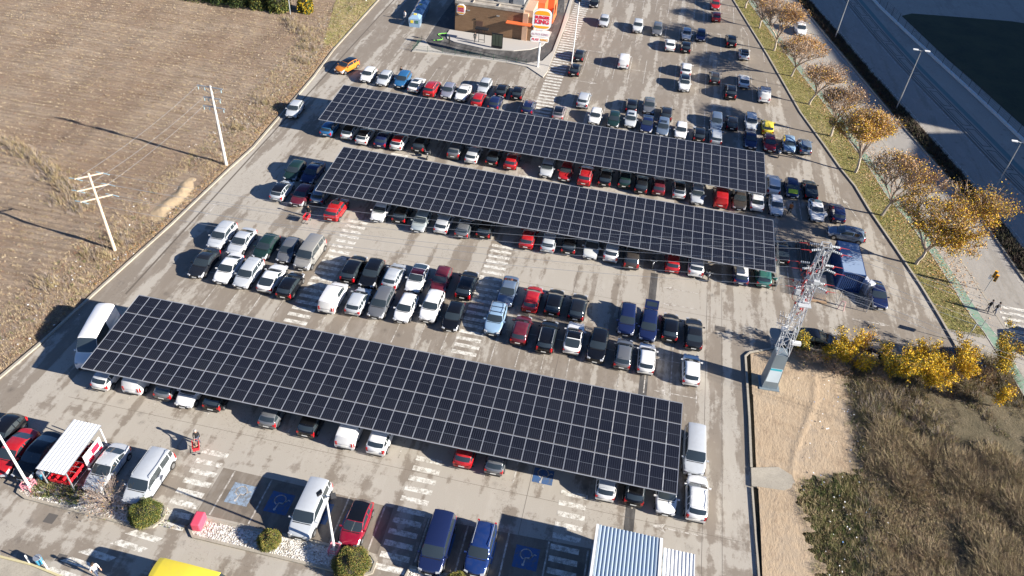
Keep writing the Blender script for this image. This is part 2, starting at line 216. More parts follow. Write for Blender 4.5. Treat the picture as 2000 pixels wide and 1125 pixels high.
class NT:
    """small node-tree writer"""
    def __init__(s, name, rough=.85):
        s.m = bpy.data.materials.new(name); s.m.use_nodes = True
        s.t = s.m.node_tree; s.b = s.t.nodes['Principled BSDF']
        s.b.inputs['Roughness'].default_value = rough
        s.tc = s.t.nodes.new('ShaderNodeTexCoord')
    def n(s, typ, **kw):
        nd = s.t.nodes.new('ShaderNode' + typ)
        for k, v in kw.items(): setattr(nd, k, v)
        return nd
    def L(s, a, b): s.t.links.new(a, b)
    def map(s, scale=(1, 1, 1), rot=(0, 0, 0), src='Object'):
        mp = s.n('Mapping'); s.L(s.tc.outputs[src], mp.inputs[0])
        mp.inputs['Scale'].default_value = scale; mp.inputs['Rotation'].default_value = rot
        return mp.outputs[0]
    def noise(s, vec, scale=1., detail=4., rough=.6, dist=0.):
        nd = s.n('TexNoise'); s.L(vec, nd.inputs['Vector'])
        nd.inputs['Scale'].default_value = scale; nd.inputs['Detail'].default_value = detail
        nd.inputs['Roughness'].default_value = rough; nd.inputs['Distortion'].default_value = dist
        return nd.outputs['Fac']
    def rng(s, v, a, b, c=0., d=1.):
        nd = s.n('MapRange'); s.L(v, nd.inputs[0])
        for i, x in enumerate((a, b, c, d)): nd.inputs[i + 1].default_value = x
        return nd.outputs[0]
    def math(s, op, a, b=None, c=None):
        nd = s.n('Math', operation=op)
        for i, x in enumerate((a, b, c)):
            if x is None: continue
            if isinstance(x, (int, float)): nd.inputs[i].default_value = x
            else: s.L(x, nd.inputs[i])
        return nd.outputs[0]
    def mix(s, f, a, b):
        nd = s.n('Mix', data_type='RGBA')
        if isinstance(f, (int, float)): nd.inputs[0].default_value = f
        else: s.L(f, nd.inputs[0])
        for i, x in ((6, a), (7, b)):
            if isinstance(x, tuple): nd.inputs[i].default_value = (*x, 1)
            else: s.L(x, nd.inputs[i])
        return nd.outputs[2]
    def ramp(s, v, stops):
        nd = s.n('ValToRGB'); s.L(v, nd.inputs[0]); cr = nd.color_ramp
        while len(cr.elements) < len(stops): cr.elements.new(.5)
        for e, (p, c) in zip(cr.elements, stops):
            e.position = p; e.color = (*c, 1) if isinstance(c, tuple) else (c, c, c, 1)
        return nd.outputs[0]
    def xyz(s):
        nd = s.n('SeparateXYZ'); s.L(s.tc.outputs['Object'], nd.inputs[0]); return nd.outputs
    def bump(s, h, strength=.5, dist=.05):
        nd = s.n('Bump'); s.L(h, nd.inputs['Height'])
        nd.inputs['Strength'].default_value = strength; nd.inputs['Distance'].default_value = dist
        s.L(nd.outputs[0], s.b.inputs['Normal'])
    def out(s, col):
        s.L(col, s.b.inputs['Base Color']); return s.m

def tag(o, label=None, cat=None, group=None, kind=None):
    if label: o['label'] = label
    if cat: o['category'] = cat
    if group: o['group'] = group
    if kind: o['kind'] = kind
    return o
def empty(name, loc=(0, 0, 0), rz=0., label=None, cat=None, group=None):
    o = bpy.data.objects.new(name, None); o.location = loc; o.rotation_euler = (0, 0, rz)
    o.empty_display_size = .3; COL.objects.link(o)
    return tag(o, label, cat, group)
def link(name, me, parent=None, loc=(0, 0, 0)):
    o = bpy.data.objects.new(name, me); COL.objects.link(o); o.location = loc
    if parent: o.parent = parent
    return o
def copy_tree(o, parent=None):
    c = o.copy(); COL.objects.link(c); c.parent = parent
    for ch in list(o.children): copy_tree(ch, c)
    return c

class MB:
    def __init__(s): s.v = []; s.f = []; s.m = []
    def add(s, vs, fs, mi=0):
        k = len(s.v); s.v += [tuple(v) for v in vs]
        s.f += [tuple(i + k for i in f) for f in fs]; s.m += [mi] * len(fs)
    def box(s, c, d, mi=0, rz=0., M=None):
        x, y, z = d[0] / 2, d[1] / 2, d[2] / 2
        P = [Vector((a * x, b * y, e * z)) for a in (-1, 1) for b in (-1, 1) for e in (-1, 1)]
        R = M if M is not None else Matrix.Rotation(rz, 3, 'Z')
        P = [R @ p + Vector(c) for p in P]
        s.add(P, [(0, 1, 3, 2), (4, 6, 7, 5), (0, 4, 5, 1), (2, 3, 7, 6), (0, 2, 6, 4), (1, 5, 7, 3)], mi)
    def tube(s, a, b, r, r2=None, n=6, mi=0, cap=True):
        a = Vector(a); b = Vector(b); r2 = r if r2 is None else r2
        d = (b - a)
        if d.length < 1e-6: return
        d.normalize(); u = d.orthogonal().normalized(); w = d.cross(u)
        P = []
        for p, rr in ((a, r), (b, r2)):
            for i in range(n):
                t = 2 * PI * i / n; P.append(p + (u * math.cos(t) + w * math.sin(t)) * rr)
        F = [(i, (i + 1) % n, n + (i + 1) % n, n + i) for i in range(n)]
        if cap: F += [tuple(range(n - 1, -1, -1)), tuple(range(n, 2 * n))]
        s.add(P, F, mi)
    def path(s, pts, r, n=6, mi=0):
        for a, b in zip(pts, pts[1:]): s.tube(a, b, r, n=n, mi=mi)
    def prism(s, poly, z0, z1, mi=0, top=None):
        n = len(poly); ar = sum(poly[i][0] * poly[(i + 1) % n][1] - poly[(i + 1) % n][0] * poly[i][1] for i in range(n))
        if ar < 0: poly = poly[::-1]
        P = [(x, y, z0) for x, y in poly] + [(x, y, z1) for x, y in poly]
        s.add(P, [tuple(range(n - 1, -1, -1))], mi)
        s.add(P, [tuple(range(n, 2 * n))], mi if top is None else top)
        s.add(P, [(i, (i + 1) % n, n + (i + 1) % n, n + i) for i in range(n)], mi)
    def sheet(s, poly, z, mi=0):
        n = len(poly); ar = sum(poly[i][0] * poly[(i + 1) % n][1] - poly[(i + 1) % n][0] * poly[i][1] for i in range(n))
        if ar < 0: poly = poly[::-1]
        s.add([(p[0], p[1], z) for p in poly], [tuple(range(n))], mi)
    def ball(s, c, r, nu=10, nv=7, mi=0, sc=(1, 1, 1)):
        P = []; F = []
        for j in range(nv + 1):
            t = PI * j / nv
            for i in range(nu):
                a = 2 * PI * i / nu
                P.append((c[0] + r * sc[0] * math.sin(t) * math.cos(a), c[1] + r * sc[1] * math.sin(t) * math.sin(a), c[2] + r * sc[2] * math.cos(t)))
        for j in range(nv):
            for i in range(nu):
                F.append((j * nu + i, (j + 1) * nu + i, (j + 1) * nu + (i + 1) % nu, j * nu + (i + 1) % nu))
        s.add(P, F, mi)
    def mesh(s, name, mats, smooth=None):
        me = bpy.data.meshes.new(name); me.from_pydata([tuple(v) for v in s.v], [], s.f)
        for m in (mats if isinstance(mats, (list, tuple)) else [mats]): me.materials.append(m)
        me.polygons.foreach_set('material_index', s.m)
        if smooth is not None:
            me.polygons.foreach_set('use_smooth', [True] * len(me.polygons))
            me.set_sharp_from_angle(angle=math.radians(smooth))
        me.validate(); me.update(); return me
    def build(s, name, mats, parent=None, loc=(0, 0, 0), smooth=None):
        return link(name, s.mesh(name, mats, smooth), parent, loc)

def np_mesh(name, V, F, mats, mi=None, uv=None):
    """V (n,3) , F (m,k) equal-size faces"""
    V = np.asarray(V, dtype=np.float32); F = np.asarray(F, dtype=np.int32); k = F.shape[1]
    me = bpy.data.meshes.new(name)
    me.vertices.add(len(V)); me.vertices.foreach_set('co', V.ravel())
    me.loops.add(F.size); me.loops.foreach_set('vertex_index', F.ravel())
    me.polygons.add(len(F)); me.polygons.foreach_set('loop_start', np.arange(0, F.size, k, dtype=np.int32))
    for m in (mats if isinstance(mats, (list, tuple)) else [mats]): me.materials.append(m)
    if mi is not None: me.polygons.foreach_set('material_index', np.asarray(mi, dtype=np.int32))
    me.update(calc_edges=True); me.validate(); return me

def inpoly(x, y, poly):
    x = np.asarray(x); y = np.asarray(y); r = np.zeros(x.shape, bool); n = len(poly)
    for i in range(n):
        x1, y1 = poly[i][:2]; x2, y2 = poly[(i + 1) % n][:2]
        c = ((y1 > y) != (y2 > y)) & (x < (x2 - x1) * (y - y1) / (y2 - y1 + 1e-12) + x1)
        r ^= c
    return r
def interp(poly, y):
    """x of a polyline (descending y) at y"""
    P = sorted(poly, key=lambda p: p[1]); return float(np.interp(y, [p[1] for p in P], [p[0] for p in P]))

# ------------------------------------------------------------ camera, light, world
cam = bpy.data.cameras.new('camera'); co = bpy.data.objects.new('camera', cam); COL.objects.link(co)
r_, u_, f_ = Vector(CAMR), Vector(CAMU), Vector(CAMD)
M = Matrix((r_, u_, -f_)).transposed().to_4x4(); M.translation = Vector((0, 0, CAMH)); co.matrix_world = M
cam.sensor_width = 36; cam.lens = CAMF / 2000 * 36; cam.clip_end = 3000; cam.clip_start = .5
scene.camera = co
w = bpy.data.worlds.new('World'); scene.world = w; w.use_nodes = True
nt = w.node_tree; sky = nt.nodes.new('ShaderNodeTexSky'); sky.sky_type = 'NISHITA'; sky.sun_disc = False
sky.sun_elevation = math.radians(22.6); sky.sun_rotation = math.atan2(SUN.x, SUN.y)
sky.air_density = 1.0; sky.dust_density = .3; sky.ozone_density = 1.5
tint = nt.nodes.new('ShaderNodeMix'); tint.data_type = 'RGBA'; tint.blend_type = 'MULTIPLY'; tint.inputs[0].default_value = 1.; tint.inputs[7].default_value = (.50, .68, 1.0, 1)   # crisp deep-blue winter sky
nt.links.new(sky.outputs[0], tint.inputs[6]); nt.links.new(tint.outputs[2], nt.nodes['Background'].inputs[0]); nt.nodes['Background'].inputs[1].default_value = SKYS
sl = bpy.data.lights.new('sun', 'SUN'); so = bpy.data.objects.new('sun', sl); COL.objects.link(so)
sl.energy = 5.0; sl.angle = math.radians(.53); sl.color = (1., .93, .83)
so.rotation_euler = (-SUN).to_track_quat('-Z', 'Y').to_euler(); so.location = (60, -10, 60)
scene.view_settings.view_transform = 'Standard'; scene.view_settings.look = 'None'
scene.view_settings.exposure = EXPO; scene.view_settings.gamma = 1

# ------------------------------------------------------------ base materials
white = mat('white_paint', (.8, .8, .78), .45)
dark = mat('dark_plastic', (.015, .015, .017), .5)
steel = mat('galvanised_steel', (.45, .47, .49), .45, .6)
rubber = mat('rubber', (.012, .012, .012), .85)
redp = mat('red_plastic', (.6, .02, .03), .4)
glass = mat('car_glass', (.028, .038, .044), .05, 0., .6, .9)
concrete_n = NT('concrete', .9)
v = concrete_n.map(); a = concrete_n.noise(v, .6, 6, .7); b = concrete_n.noise(v, 9, 3)
c = concrete_n.mix(concrete_n.rng(a, .35, .65), (.40, .36, .29), (.30, .27, .22))
concrete = concrete_n.out(concrete_n.mix(concrete_n.rng(b, .45, .7, 0, .35), c, (.16, .14, .11)))

def asphalt_mat(name, light, brown, bias_x, bias_y, amt=1., sy=.12):
    s = NT(name, .88)
    X = s.xyz()
    vs = s.map((.55, sy * .55, 1)); n1a = s.noise(vs, 1., 6, .62, .3); n1b = s.noise(s.map((.09, .5, 1)), 1., 6, .66, .3)
    mk = s.rng(X[1], 36., 39.); n1 = s.math('ADD', s.math('MULTIPLY', n1a, mk), s.math('MULTIPLY', n1b, s.math('SUBTRACT', 1., mk)))            # long streaks running along the lanes
    vf = s.map((1, .5, 1)); n2 = s.noise(vf, 1.7, 7, .72)                 # ragged patches
    n3 = s.noise(s.map((.42, .035, 1)), 1.6, 2, .5)                          # tyre streaks
    n5 = s.noise(s.map((.12, .12, 1)), 1., 3, .5)
    d = s.math('ADD', s.math('MULTIPLY', n1, .95), s.math('MULTIPLY', n2, .75))
    d = s.math('ADD', d, s.math('MULTIPLY', s.math('SUBTRACT', n3, .5), 1.15)); d = s.math('ADD', d, .175)
    d = s.math('ADD', d, s.math('MULTIPLY', n5, .5))
    wn = s.n('TexWhiteNoise', noise_dimensions='2D'); cb = s.n('CombineXYZ'); wob = s.math('MULTIPLY', s.math('SUBTRACT', n2, .5), .12)      # straight-edged lanes and stall-wide stains
    s.L(s.math('FLOOR', s.math('ADD', s.math('DIVIDE', s.math('SUBTRACT', X[0], 1.05), 1.25), wob)), cb.inputs[0]); s.L(s.math('FLOOR', s.math('ADD', s.math('DIVIDE', X[1], 9.), s.math('MULTIPLY', n2, .5))), cb.inputs[1]); s.L(cb.outputs[0], wn.inputs[0])
    d = s.math('ADD', d, s.math('MULTIPLY', s.math('SUBTRACT', wn.outputs[0], .5), s.math('MULTIPLY', mk, .14)))
    ry = s.n('ValToRGB'); s.L(s.math('DIVIDE', X[1], 200.), ry.inputs[0])
    cr = ry.color_ramp
    while len(cr.elements) < len(bias_y): cr.elements.new(.5)
    for e, (p, val) in zip(cr.elements, bias_y): e.position = p / 200.; e.color = (val, val, val, 1)
    rx = s.n('ValToRGB'); s.L(s.math('DIVIDE', s.math('ADD', X[0], 60.), 120.), rx.inputs[0])
    cr = rx.color_ramp
    while len(cr.elements) < len(bias_x): cr.elements.new(.5)
    for e, (p, val) in zip(cr.elements, bias_x): e.position = (p + 60) / 120.; e.color = (val, val, val, 1)
    d = s.math('ADD', d, s.math('SUBTRACT', ry.outputs[0], .5)); d = s.math('ADD', d, s.math('SUBTRACT', rx.outputs[0], .5))
    k = s.rng(d, 1.25, 1.37)
    c = s.mix(k, light, brown)
    # lighter dusty fringes and fine grain
    f = s.noise(s.map((1, 1, 1)), 14, 4, .8); c = s.mix(s.rng(f, .35, .75, 0, .24), c, (.12, .10, .08))
    g = s.noise(s.map((1, .3, 1)), .8, 5, .7); c = s.mix(s.rng(g, .5, .8, 0, .3), c, (.5, .47, .42))
    # crack network and casting joints
    vo = s.n('TexVoronoi', feature='DISTANCE_TO_EDGE'); vm = s.n('Vector' + 'Math', operation='ADD')
    s.L(s.map((.11, .085, 1)), vm.inputs[0]); nn = s.n('TexNoise'); s.L(s.map((.5, .5, 1)), nn.inputs['Vector'])
    vs2 = s.n('VectorMath', operation='SCALE'); s.L(nn.outputs['Color'], vs2.inputs[0]); vs2.inputs['Scale'].default_value = .5
    s.L(vs2.outputs[0], vm.inputs[1]); s.L(vm.outputs[0], vo.inputs['Vector']); vo.inputs['Scale'].default_value = 1.
    ck = s.rng(vo.outputs['Distance'], 0., .007, .55, 0.)
    c = s.mix(ck, c, (.09, .075, .06))
    # oil spots
    vo2 = s.n('TexVoronoi'); s.L(s.map((.4, .4, 1)), vo2.inputs['Vector']); vo2.inputs['Scale'].default_value = 1.
    sp = s.math('MULTIPLY', s.rng(vo2.outputs['Distance'], .04, .17, 1., 0.), s.rng(n2, .4, .6)); c = s.mix(s.math('MULTIPLY', sp, .6), c, (.06, .05, .045))
    s.bump(f, .25, .02)
    return s.out(c)

lot_mat = asphalt_mat('parking_asphalt', (.385, .352, .300), (.222, .188, .150),
    [(-60, .5), (-49.7, .72), (-48.2, .68), (-47.4, .44), (-45.2, .42), (-44.4, .6), (-43, .5), (-14, .5), (8, .52), (16, .56), (26, .66), (45, .66)],
    [(20, .54), (27, .5), (31, .58), (33, .44), (38, .43), (46, .60), (52, .62), (60, .56), (62, .42), (68, .42), (79, .45), (85, .48), (101, .56), (113, .60), (125, .68), (150, .64), (190, .6)])
bk_asph = asphalt_mat('dark_asphalt', (.070, .068, .067), (.042, .040, .040), [(-60, .5), (60, .5)], [(0, .5), (200, .5)])
ave_mat = asphalt_mat('avenue_asphalt', (.30, .28, .25), (.255, .235, .205), [(-60, .5), (60, .5)], [(0, .4), (200, .4)], sy=.05)
pave = asphalt_mat('paving', (.35, .32, .275), (.31, .28, .24), [(-60, .45), (60, .45)], [(0, .45), (200, .45)], sy=.6)

def paint_mat(name, col, under, th=.52):
    s = NT(name, .7); n1 = s.noise(s.map((1, 1, 1)), 2.2, 7, .78); n2 = s.noise(s.map((1, 1, 1)), 16, 3, .7)
    k = s.math('ADD', n1, s.math('MULTIPLY', n2, .3))
    return s.out(s.mix(s.rng(k, th + .1, th + .22), col, under))
linep = paint_mat('worn_line_paint', (.56, .53, .48), (.26, .23, .19), .47)
zebp = paint_mat('zebra_paint', (.66, .64, .58), (.32, .29, .24), .505)
bluep = paint_mat('blue_bay_paint', (.035, .10, .25), (.10, .12, .16), .53); blueo = paint_mat('old_blue_bay_paint', (.24, .32, .42), (.16, .17, .18), .5)
bay_as = asphalt_mat('bay_asphalt', (.185, .155, .122), (.135, .112, .088), [(-60, .5), (60, .5)], [(0, .5), (200, .5)])
greenp = paint_mat('green_lane_paint', (.17, .29, .20), (.27, .3, .25), .5)

# dry field
s = NT('field_soil', .95)
n1 = s.noise(s.map((.35, 1.6, 1)), .5, 6, .65); n2 = s.noise(s.map(), .09, 3, .5); n3 = s.noise(s.map((1, 2.2, 1)), 5, 5, .8)
c = s.ramp(n1, [(.3, (.245, .178, .122)), (.5, (.33, .25, .18)), (.7, (.40, .32, .24))])
rw = s.n('TexWave', wave_type='BANDS', bands_direction='Y'); s.L(s.map(), rw.inputs['Vector']); rw.inputs['Scale'].default_value = .39; rw.inputs['Distortion'].default_value = 2.5; rw.inputs['Detail'].default_value = 4; rw.inputs['Detail Scale'].default_value = 2.
c = s.mix(s.rng(rw.outputs['Fac'], .35, .9, 0, .35), c, (.17, .12, .08))
c = s.mix(s.rng(n2, .42, .62, 0, .55), c, (.22, .14, .09)); c = s.mix(s.rng(n3, .48, .68, 0, .7), c, (.11, .08, .05))
n4 = s.noise(s.map((1, 1, 1)), 11, 3, .8); c = s.mix(s.rng(n4, .56, .75, 0, .6), c, (.50, .41, .29))
s.bump(n3, .9, .25); field_mat = s.out(c)
s = NT('dirt', .95)
n1 = s.noise(s.map(), .35, 6, .7, .6); n2 = s.noise(s.map((1, .5, 1)), 2.4, 6, .75); n3 = s.noise(s.map(), 12, 3, .8)
c = s.ramp(n1, [(.3, (.31, .225, .145)), (.5, (.41, .31, .205)), (.7, (.34, .27, .195))]); c = s.mix(s.rng(n2, .53, .68, 0, .5), c, (.25, .17, .11))
c = s.mix(s.rng(n3, .62, .82, 0, .35), c, (.50, .43, .34)); s.bump(n2, .6, .16); dirt_mat = s.out(c)
s = NT('rough_soil', .95)
n1 = s.noise(s.map(), .5, 6, .7); n2 = s.noise(s.map(), 4, 5, .8)
c = s.ramp(n1, [(.3, (.08, .066, .036)), (.5, (.13, .105, .06)), (.7, (.2, .16, .1))]); c = s.mix(s.rng(n2, .5, .7, 0, .6), c, (.07, .065, .035)); s.bump(n2, 1., .2); rough_mat = s.out(c)
s = NT('verge_grass', .95)
n1 = s.noise(s.map(), .3, 6, .7); n2 = s.noise(s.map(), 6, 5, .8)
c = s.ramp(n1, [(.38, (.20, .19, .05)), (.5, (.27, .235, .08)), (.62, (.34, .27, .13))]); c = s.mix(s.rng(n2, .5, .75, 0, .5), c, (.08, .09, .025)); s.bump(n2, .8, .1); verge_mat = s.out(c)
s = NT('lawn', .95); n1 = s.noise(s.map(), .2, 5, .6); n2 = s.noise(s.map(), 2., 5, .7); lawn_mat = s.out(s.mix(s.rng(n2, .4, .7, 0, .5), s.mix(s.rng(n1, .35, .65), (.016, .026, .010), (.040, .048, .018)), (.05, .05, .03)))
s = NT('sand', .95); n1 = s.noise(s.map(), 3, 5, .8); s.bump(n1, .8, .08); sand_mat = s.out(s.mix(n1, (.34, .25, .15), (.47, .36, .23)))
s = NT('gravel', .9)
vo = s.n('TexVoronoi'); s.L(s.map(), vo.inputs['Vector']); vo.inputs['Scale'].default_value = 9.
hs = s.n('SeparateXYZ'); s.L(vo.outputs['Color'], hs.inputs[0]); g1 = s.noise(s.map(), 1.2, 4, .7)
c = s.ramp(hs.outputs[0], [(.0, (.24, .2, .15)), (.35, (.5, .46, .4)), (.6, (.62, .59, .53)), (1., (.74, .72, .68))]); c = s.mix(s.rng(g1, .5, .7, 0, .6), c, (.2, .16, .1))
s.bump(vo.outputs['Distance'], .9, .06); gravel_mat = s.out(c)

# ------------------------------------------------------------ the setting: ground sheets
def S(name): return lambda mb, m: tag(mb.build(name, m), kind='structure')
g = MB(); g.sheet([(-400, -200), (400, -200), (400, 700), (-400, 700)], -.06); tag(g.build('ground', rough_mat), kind='structure')
SB = [(16.2, 58.8), (18.2, 59.9), (20.6, 61.6), (25.4, 60.6), (28.5, 61.1), (33.5, 63.6), (38.1, 65.3)]
lot = [(-49.6, 15), (-51.8, 30), (-51.0, 37), (-50.4, 41.7), (-49.8, 50.4), (-48.8, 62), (-48.2, 73.9), (-47.7, 80), (-48.4, 101.8), (-49.2, 112), (-49.6, 135), (-50, 230), (0, 230)] + KERBE + SB[::-1][1:] + [(15.75, 58.4), (15.9, 50), (15.9, 42), (16.15, 34), (16.4, 15)]
g = MB(); g.sheet(lot, 0.); tag(g.build('parking_lot', lot_mat), kind='structure')

# terrain patches with real relief
def relief(name, x0, x1, y0, y1, n, m, fn, material, mask=None, z0=0.):
    xs = np.linspace(x0, x1, n); ys = np.linspace(y0, y1, m); X, Y = np.meshgrid(xs, ys); Z = fn(X, Y) + z0
    V = np.stack([X.ravel(), Y.ravel(), Z.ravel()], 1)
    I = np.arange(n * m).reshape(m, n); F = np.stack([I[:-1, :-1].ravel(), I[:-1, 1:].ravel(), I[1:, 1:].ravel(), I[1:, :-1].ravel()], 1)
    if mask is not None:
        cx = V[F][:, :, 0].mean(1); cy = V[F][:, :, 1].mean(1); F = F[mask(cx, cy)]
    o = link(name, np_mesh(name, V, F, material)); return tag(o, kind='structure')
rng = np.random.default_rng(3)
def fbm(seed, fr, amp, oct=4, ax=1., ay=1.):
    r = np.random.default_rng(seed); K = []
    for o in range(oct):
        for _ in range(5):
            a = r.uniform(0, 2 * PI); f = fr * 2 ** o * r.uniform(.7, 1.3); K.append((f * math.cos(a) * ax, f * math.sin(a) * ay, r.uniform(0, 2 * PI), amp / 2 ** (o * .8)))
    return lambda X, Y: sum(A * np.sin(a * X + b * Y + p) for a, b, p, A in K)
kerbx = lambda Y: np.interp(Y, [15, 30, 37, 41.7, 50.4, 62, 73.9, 80, 101.8, 112, 135, 230], [-49.6, -51.8, -51.0, -50.4, -49.8, -48.8, -48.2, -47.7, -48.4, -49.2, -49.6, -50])
ff = fbm(1, .5, .028, 5)
def field_h(X, Y):
    d = np.clip((kerbx(Y) - .3 - X) / 2.5, 0, 1)
    return d * (.14 + ff(X, Y) + .065 * np.sin(Y * 2 * PI / 1.05 + .5 * np.sin(X * .13)) * (X < -56))
relief('field', -128, -47.6, 30, 152, 270, 860, field_h, field_mat, lambda x, y: x < kerbx(y) - .25, .03)
relief('grass_patch', -62, -49.5, 113, 150, 60, 120, lambda X, Y: field_h(X, Y) + .03, verge_mat, lambda x, y: (x < kerbx(y) - .3) & (x > -60.5 + .28 * (150 - y) ** 1.02 * .9 - 1.) & (y > 114 + (x + 52) * -.9), .03)
fd = fbm(5, .23, .030, 3)
DIRT = [(16.3, 58.6), (18.4, 59.7), (21, 60), (25.1, 58.4), (26.6, 54.6), (25.8, 51.2), (25.0, 47.5), (24.6, 45.9), (19.6, 43.7), (19.7, 40.7), (20.1, 37.5), (20.5, 35.1), (21, 28), (16.5, 28)]
relief('dirt_lot', 16.3, 27, 28, 61, 150, 430, lambda X, Y: .1 + np.maximum(fd(X, Y), -.09) + .07 + .05 * np.exp(-((X - 21 - 1.5 * np.sin(Y * .25)) / .35) ** 2), dirt_mat, lambda x, y: inpoly(x + np.clip((x - 18) / 3, 0, 1) * (-.4 + .45 * np.sin(y * 1.7) + .3 * np.sin(y * 4.1 + x) + .2 * np.sin(y * 9.)), y + np.clip((x - 18) / 3, 0, 1) * (.3 * np.sin(x * 2.3) + .2 * np.sin(x * 7)), DIRT) & (x > np.interp(y, [28, 42, 60], [16.5, 16.15, 16.1])), .0)
bikex = lambda y: np.interp(y, [p[1] for p in BIKEL[::-1]], [p[0] for p in BIKEL[::-1]])
fr = fbm(8, .5, .06, 4)
relief('rough_ground', 16.4, 48, 26, 66, 180, 220, lambda X, Y: .0 + np.minimum(fr(X, Y) * .8, .05), rough_mat,
       lambda x, y: (y < np.interp(x, [p[0] for p in SB], [p[1] for p in SB]) - .2) & (x < bikex(y) - .2) & (x > 18), .0)
# sand bank and slab
g = MB(); ms = [(-51.6, 62.6), (-52.6, 66.5), (-51.6, 72.2), (-50.2, 71.4), (-49.5, 66.5), (-49.7, 63.0)]
relief('sand_bank', -53.2, -49.2, 62, 73, 50, 90, lambda X, Y: .36 * np.exp(-((X + 51.0 + .3 * np.sin(Y * 1.1)) / 1.0) ** 2 - ((Y - 67.2) / 4.2) ** 4) + fbm(9, 2., .016, 4)(X, Y) * np.exp(-((X + 51) / 1.2) ** 2), sand_mat, None, -.0)
g = MB(); g.prism([(15.9, 42.3), (18.6, 42.5), (19.7, 43.2), (19.4, 44.3), (18.3, 44.9), (15.9, 44.2)], .0, .2); tag(g.build('concrete_slab', concrete), kind='structure')

# kerbs
def kerb(name, pts, wd=.18, h=.13, closed=False, m=None):
    g = MB(); P = [Vector((p[0], p[1])) for p in pts]; n = len(P)
    offs = []
    for i in range(n):
        a = P[i - 1] if (i or closed) else P[0]; b = P[(i + 1) % n] if (i < n - 1 or closed) else P[-1]
        d = (b - a).normalized(); offs.append(Vector((-d.y, d.x)) * wd / 2)
    for i in range(n if closed else n - 1):
        j = (i + 1) % n
        g.prism([(P[i] + offs[i])[:], (P[j] + offs[j])[:], (P[j] - offs[j])[:], (P[i] - offs[i])[:]], -.03, h)
    return tag(g.build(name, m or concrete), kind='structure')
kerb('kerb', lot[:12], .26, .15)
kerb('kerb', [(16.5, 15), (16.2, 34), (15.95, 42.2)], .16, .15)
kerb('kerb', [(15.95, 44.3), (15.95, 50), (15.8, 58.2), (16.3, 58.9), (18.3, 59.9), (20.4, 61.4)], .2, .17)
kerb('kerb', KERBE, .22, .14)
# smooth offset strips along the avenue
ys = list(np.linspace(190, 58, 90))
def xof(P, dx=0.): return lambda y: interp(P, y) + dx
def strip(name, fa, fb, z, m, y0=190., y1=58., n=60, kind='structure'):
    g = MB(); Y = np.linspace(y0, y1, n); P = []
    for y in Y: P += [(fa(y), y, z), (fb(y), y, z)]
    g.add(P, [(2 * i, 2 * i + 2, 2 * i + 3, 2 * i + 1) for i in range(n - 1)])
    return tag(g.build(name, m), kind=kind)
kE, bL, rW, mL, mR, r2, fn, lw = map(xof, (KERBE, BIKEL, ROADW, MEDL, MEDR, ROAD2R, FENCE, LAWNL))
strip('verge', kE, lambda y: bL(y) + .05, .10, verge_mat, 190, 68.5)
strip('footpath', lambda y: (kE(y) if y > 64 else 38.1) if y < 70 else bL(y), lambda y: bL(y) + .06, .095, pave, 70., 64.6)
strip('cycle_path', lambda y: bL(y) + .05, lambda y: bL(y) + 1.25, .125, greenp, 190, 50)
strip('cycle_path_line', lambda y: bL(y) - .02, lambda y: bL(y) + .09, .131, linep, 190, 50)
strip('cycle_path_line', lambda y: bL(y) + 1.18, lambda y: bL(y) + 1.28, .131, linep, 190, 50)
strip('sidewalk', lambda y: bL(y) - .02, lambda y: max(rW(y) - .1, bL(y) + 2.2), .118, pave, 190, 50)
strip('avenue', lambda y: rW(y) - .6, lambda y: r2(y) + .3, .02, ave_mat, 190, 40)
kerb('kerb', [(rW(y), y) for y in np.linspace(190, 62, 40)], .2, .13)
strip('median', mL, mR, .13, rough_mat, 190, 78)
kerb('kerb', [(mL(y), y) for y in np.linspace(190, 80, 40)], .16, .16)
kerb('kerb', [(mR(y), y) for y in np.linspace(190, 80, 40)], .16, .16)
strip('road_line', lambda y: mL(y) - .75, lambda y: mL(y) - .6, .026, linep, 190, 62)
strip('road_line', lambda y: mR(y) + .6, lambda y: mR(y) + .75, .026, linep, 190, 62)
strip('road_line', lambda y: r2(y) - .5, lambda y: r2(y) - .35, .026, linep, 190, 62)
strip('promenade', r2, fn, .12, pave, 190, 60)
pat = mat('dark_paving', (.10, .09, .085), .85)
strip('paving_band', lambda y: r2(y) + .3, lambda y: r2(y) + .5, .127, pat); strip('paving_band', lambda y: r2(y) + 2.3, lambda y: r2(y) + 2.5, .127, pat)
teal_p = mat('teal_paving', (.12, .19, .19), .85)
strip('paving_band', lambda y: r2(y) + 2.9, lambda y: r2(y) + 3.8, .127, teal_p)
g = MB()
for y in np.arange(70, 188, 6.2):      # long open rectangles laid in the paving
    for (a, b, c_, d_) in ((.75, .9, 0, 5.2), (1.95, 2.1, 0, 5.2), (.75, 2.1, 0, .2), (.75, 2.1, 5.0, 5.2)):
        g.add([(r2(y + c_) + a, y + c_, .131), (r2(y + c_) + b, y + c_, .131), (r2(y + d_) + b, y + d_, .131), (r2(y + d_) + a, y + d_, .131)], [(0, 1, 2, 3)])
tag(g.build('paving_pattern', pat), kind='structure')
strip('park_path', fn, lambda y: fn(y) + 40, .10, pave, 190, 60)
g = MB(); g.sheet([(lw(y), y) for y in np.linspace(166, 90, 20)] + [(110, 90), (110, 150), (95, 166), (80, 171.5), (72.7, 172), (60, 169.8), (52.2, 168.3)], .13); tag(g.build('park_lawn', lawn_mat), kind='structure')

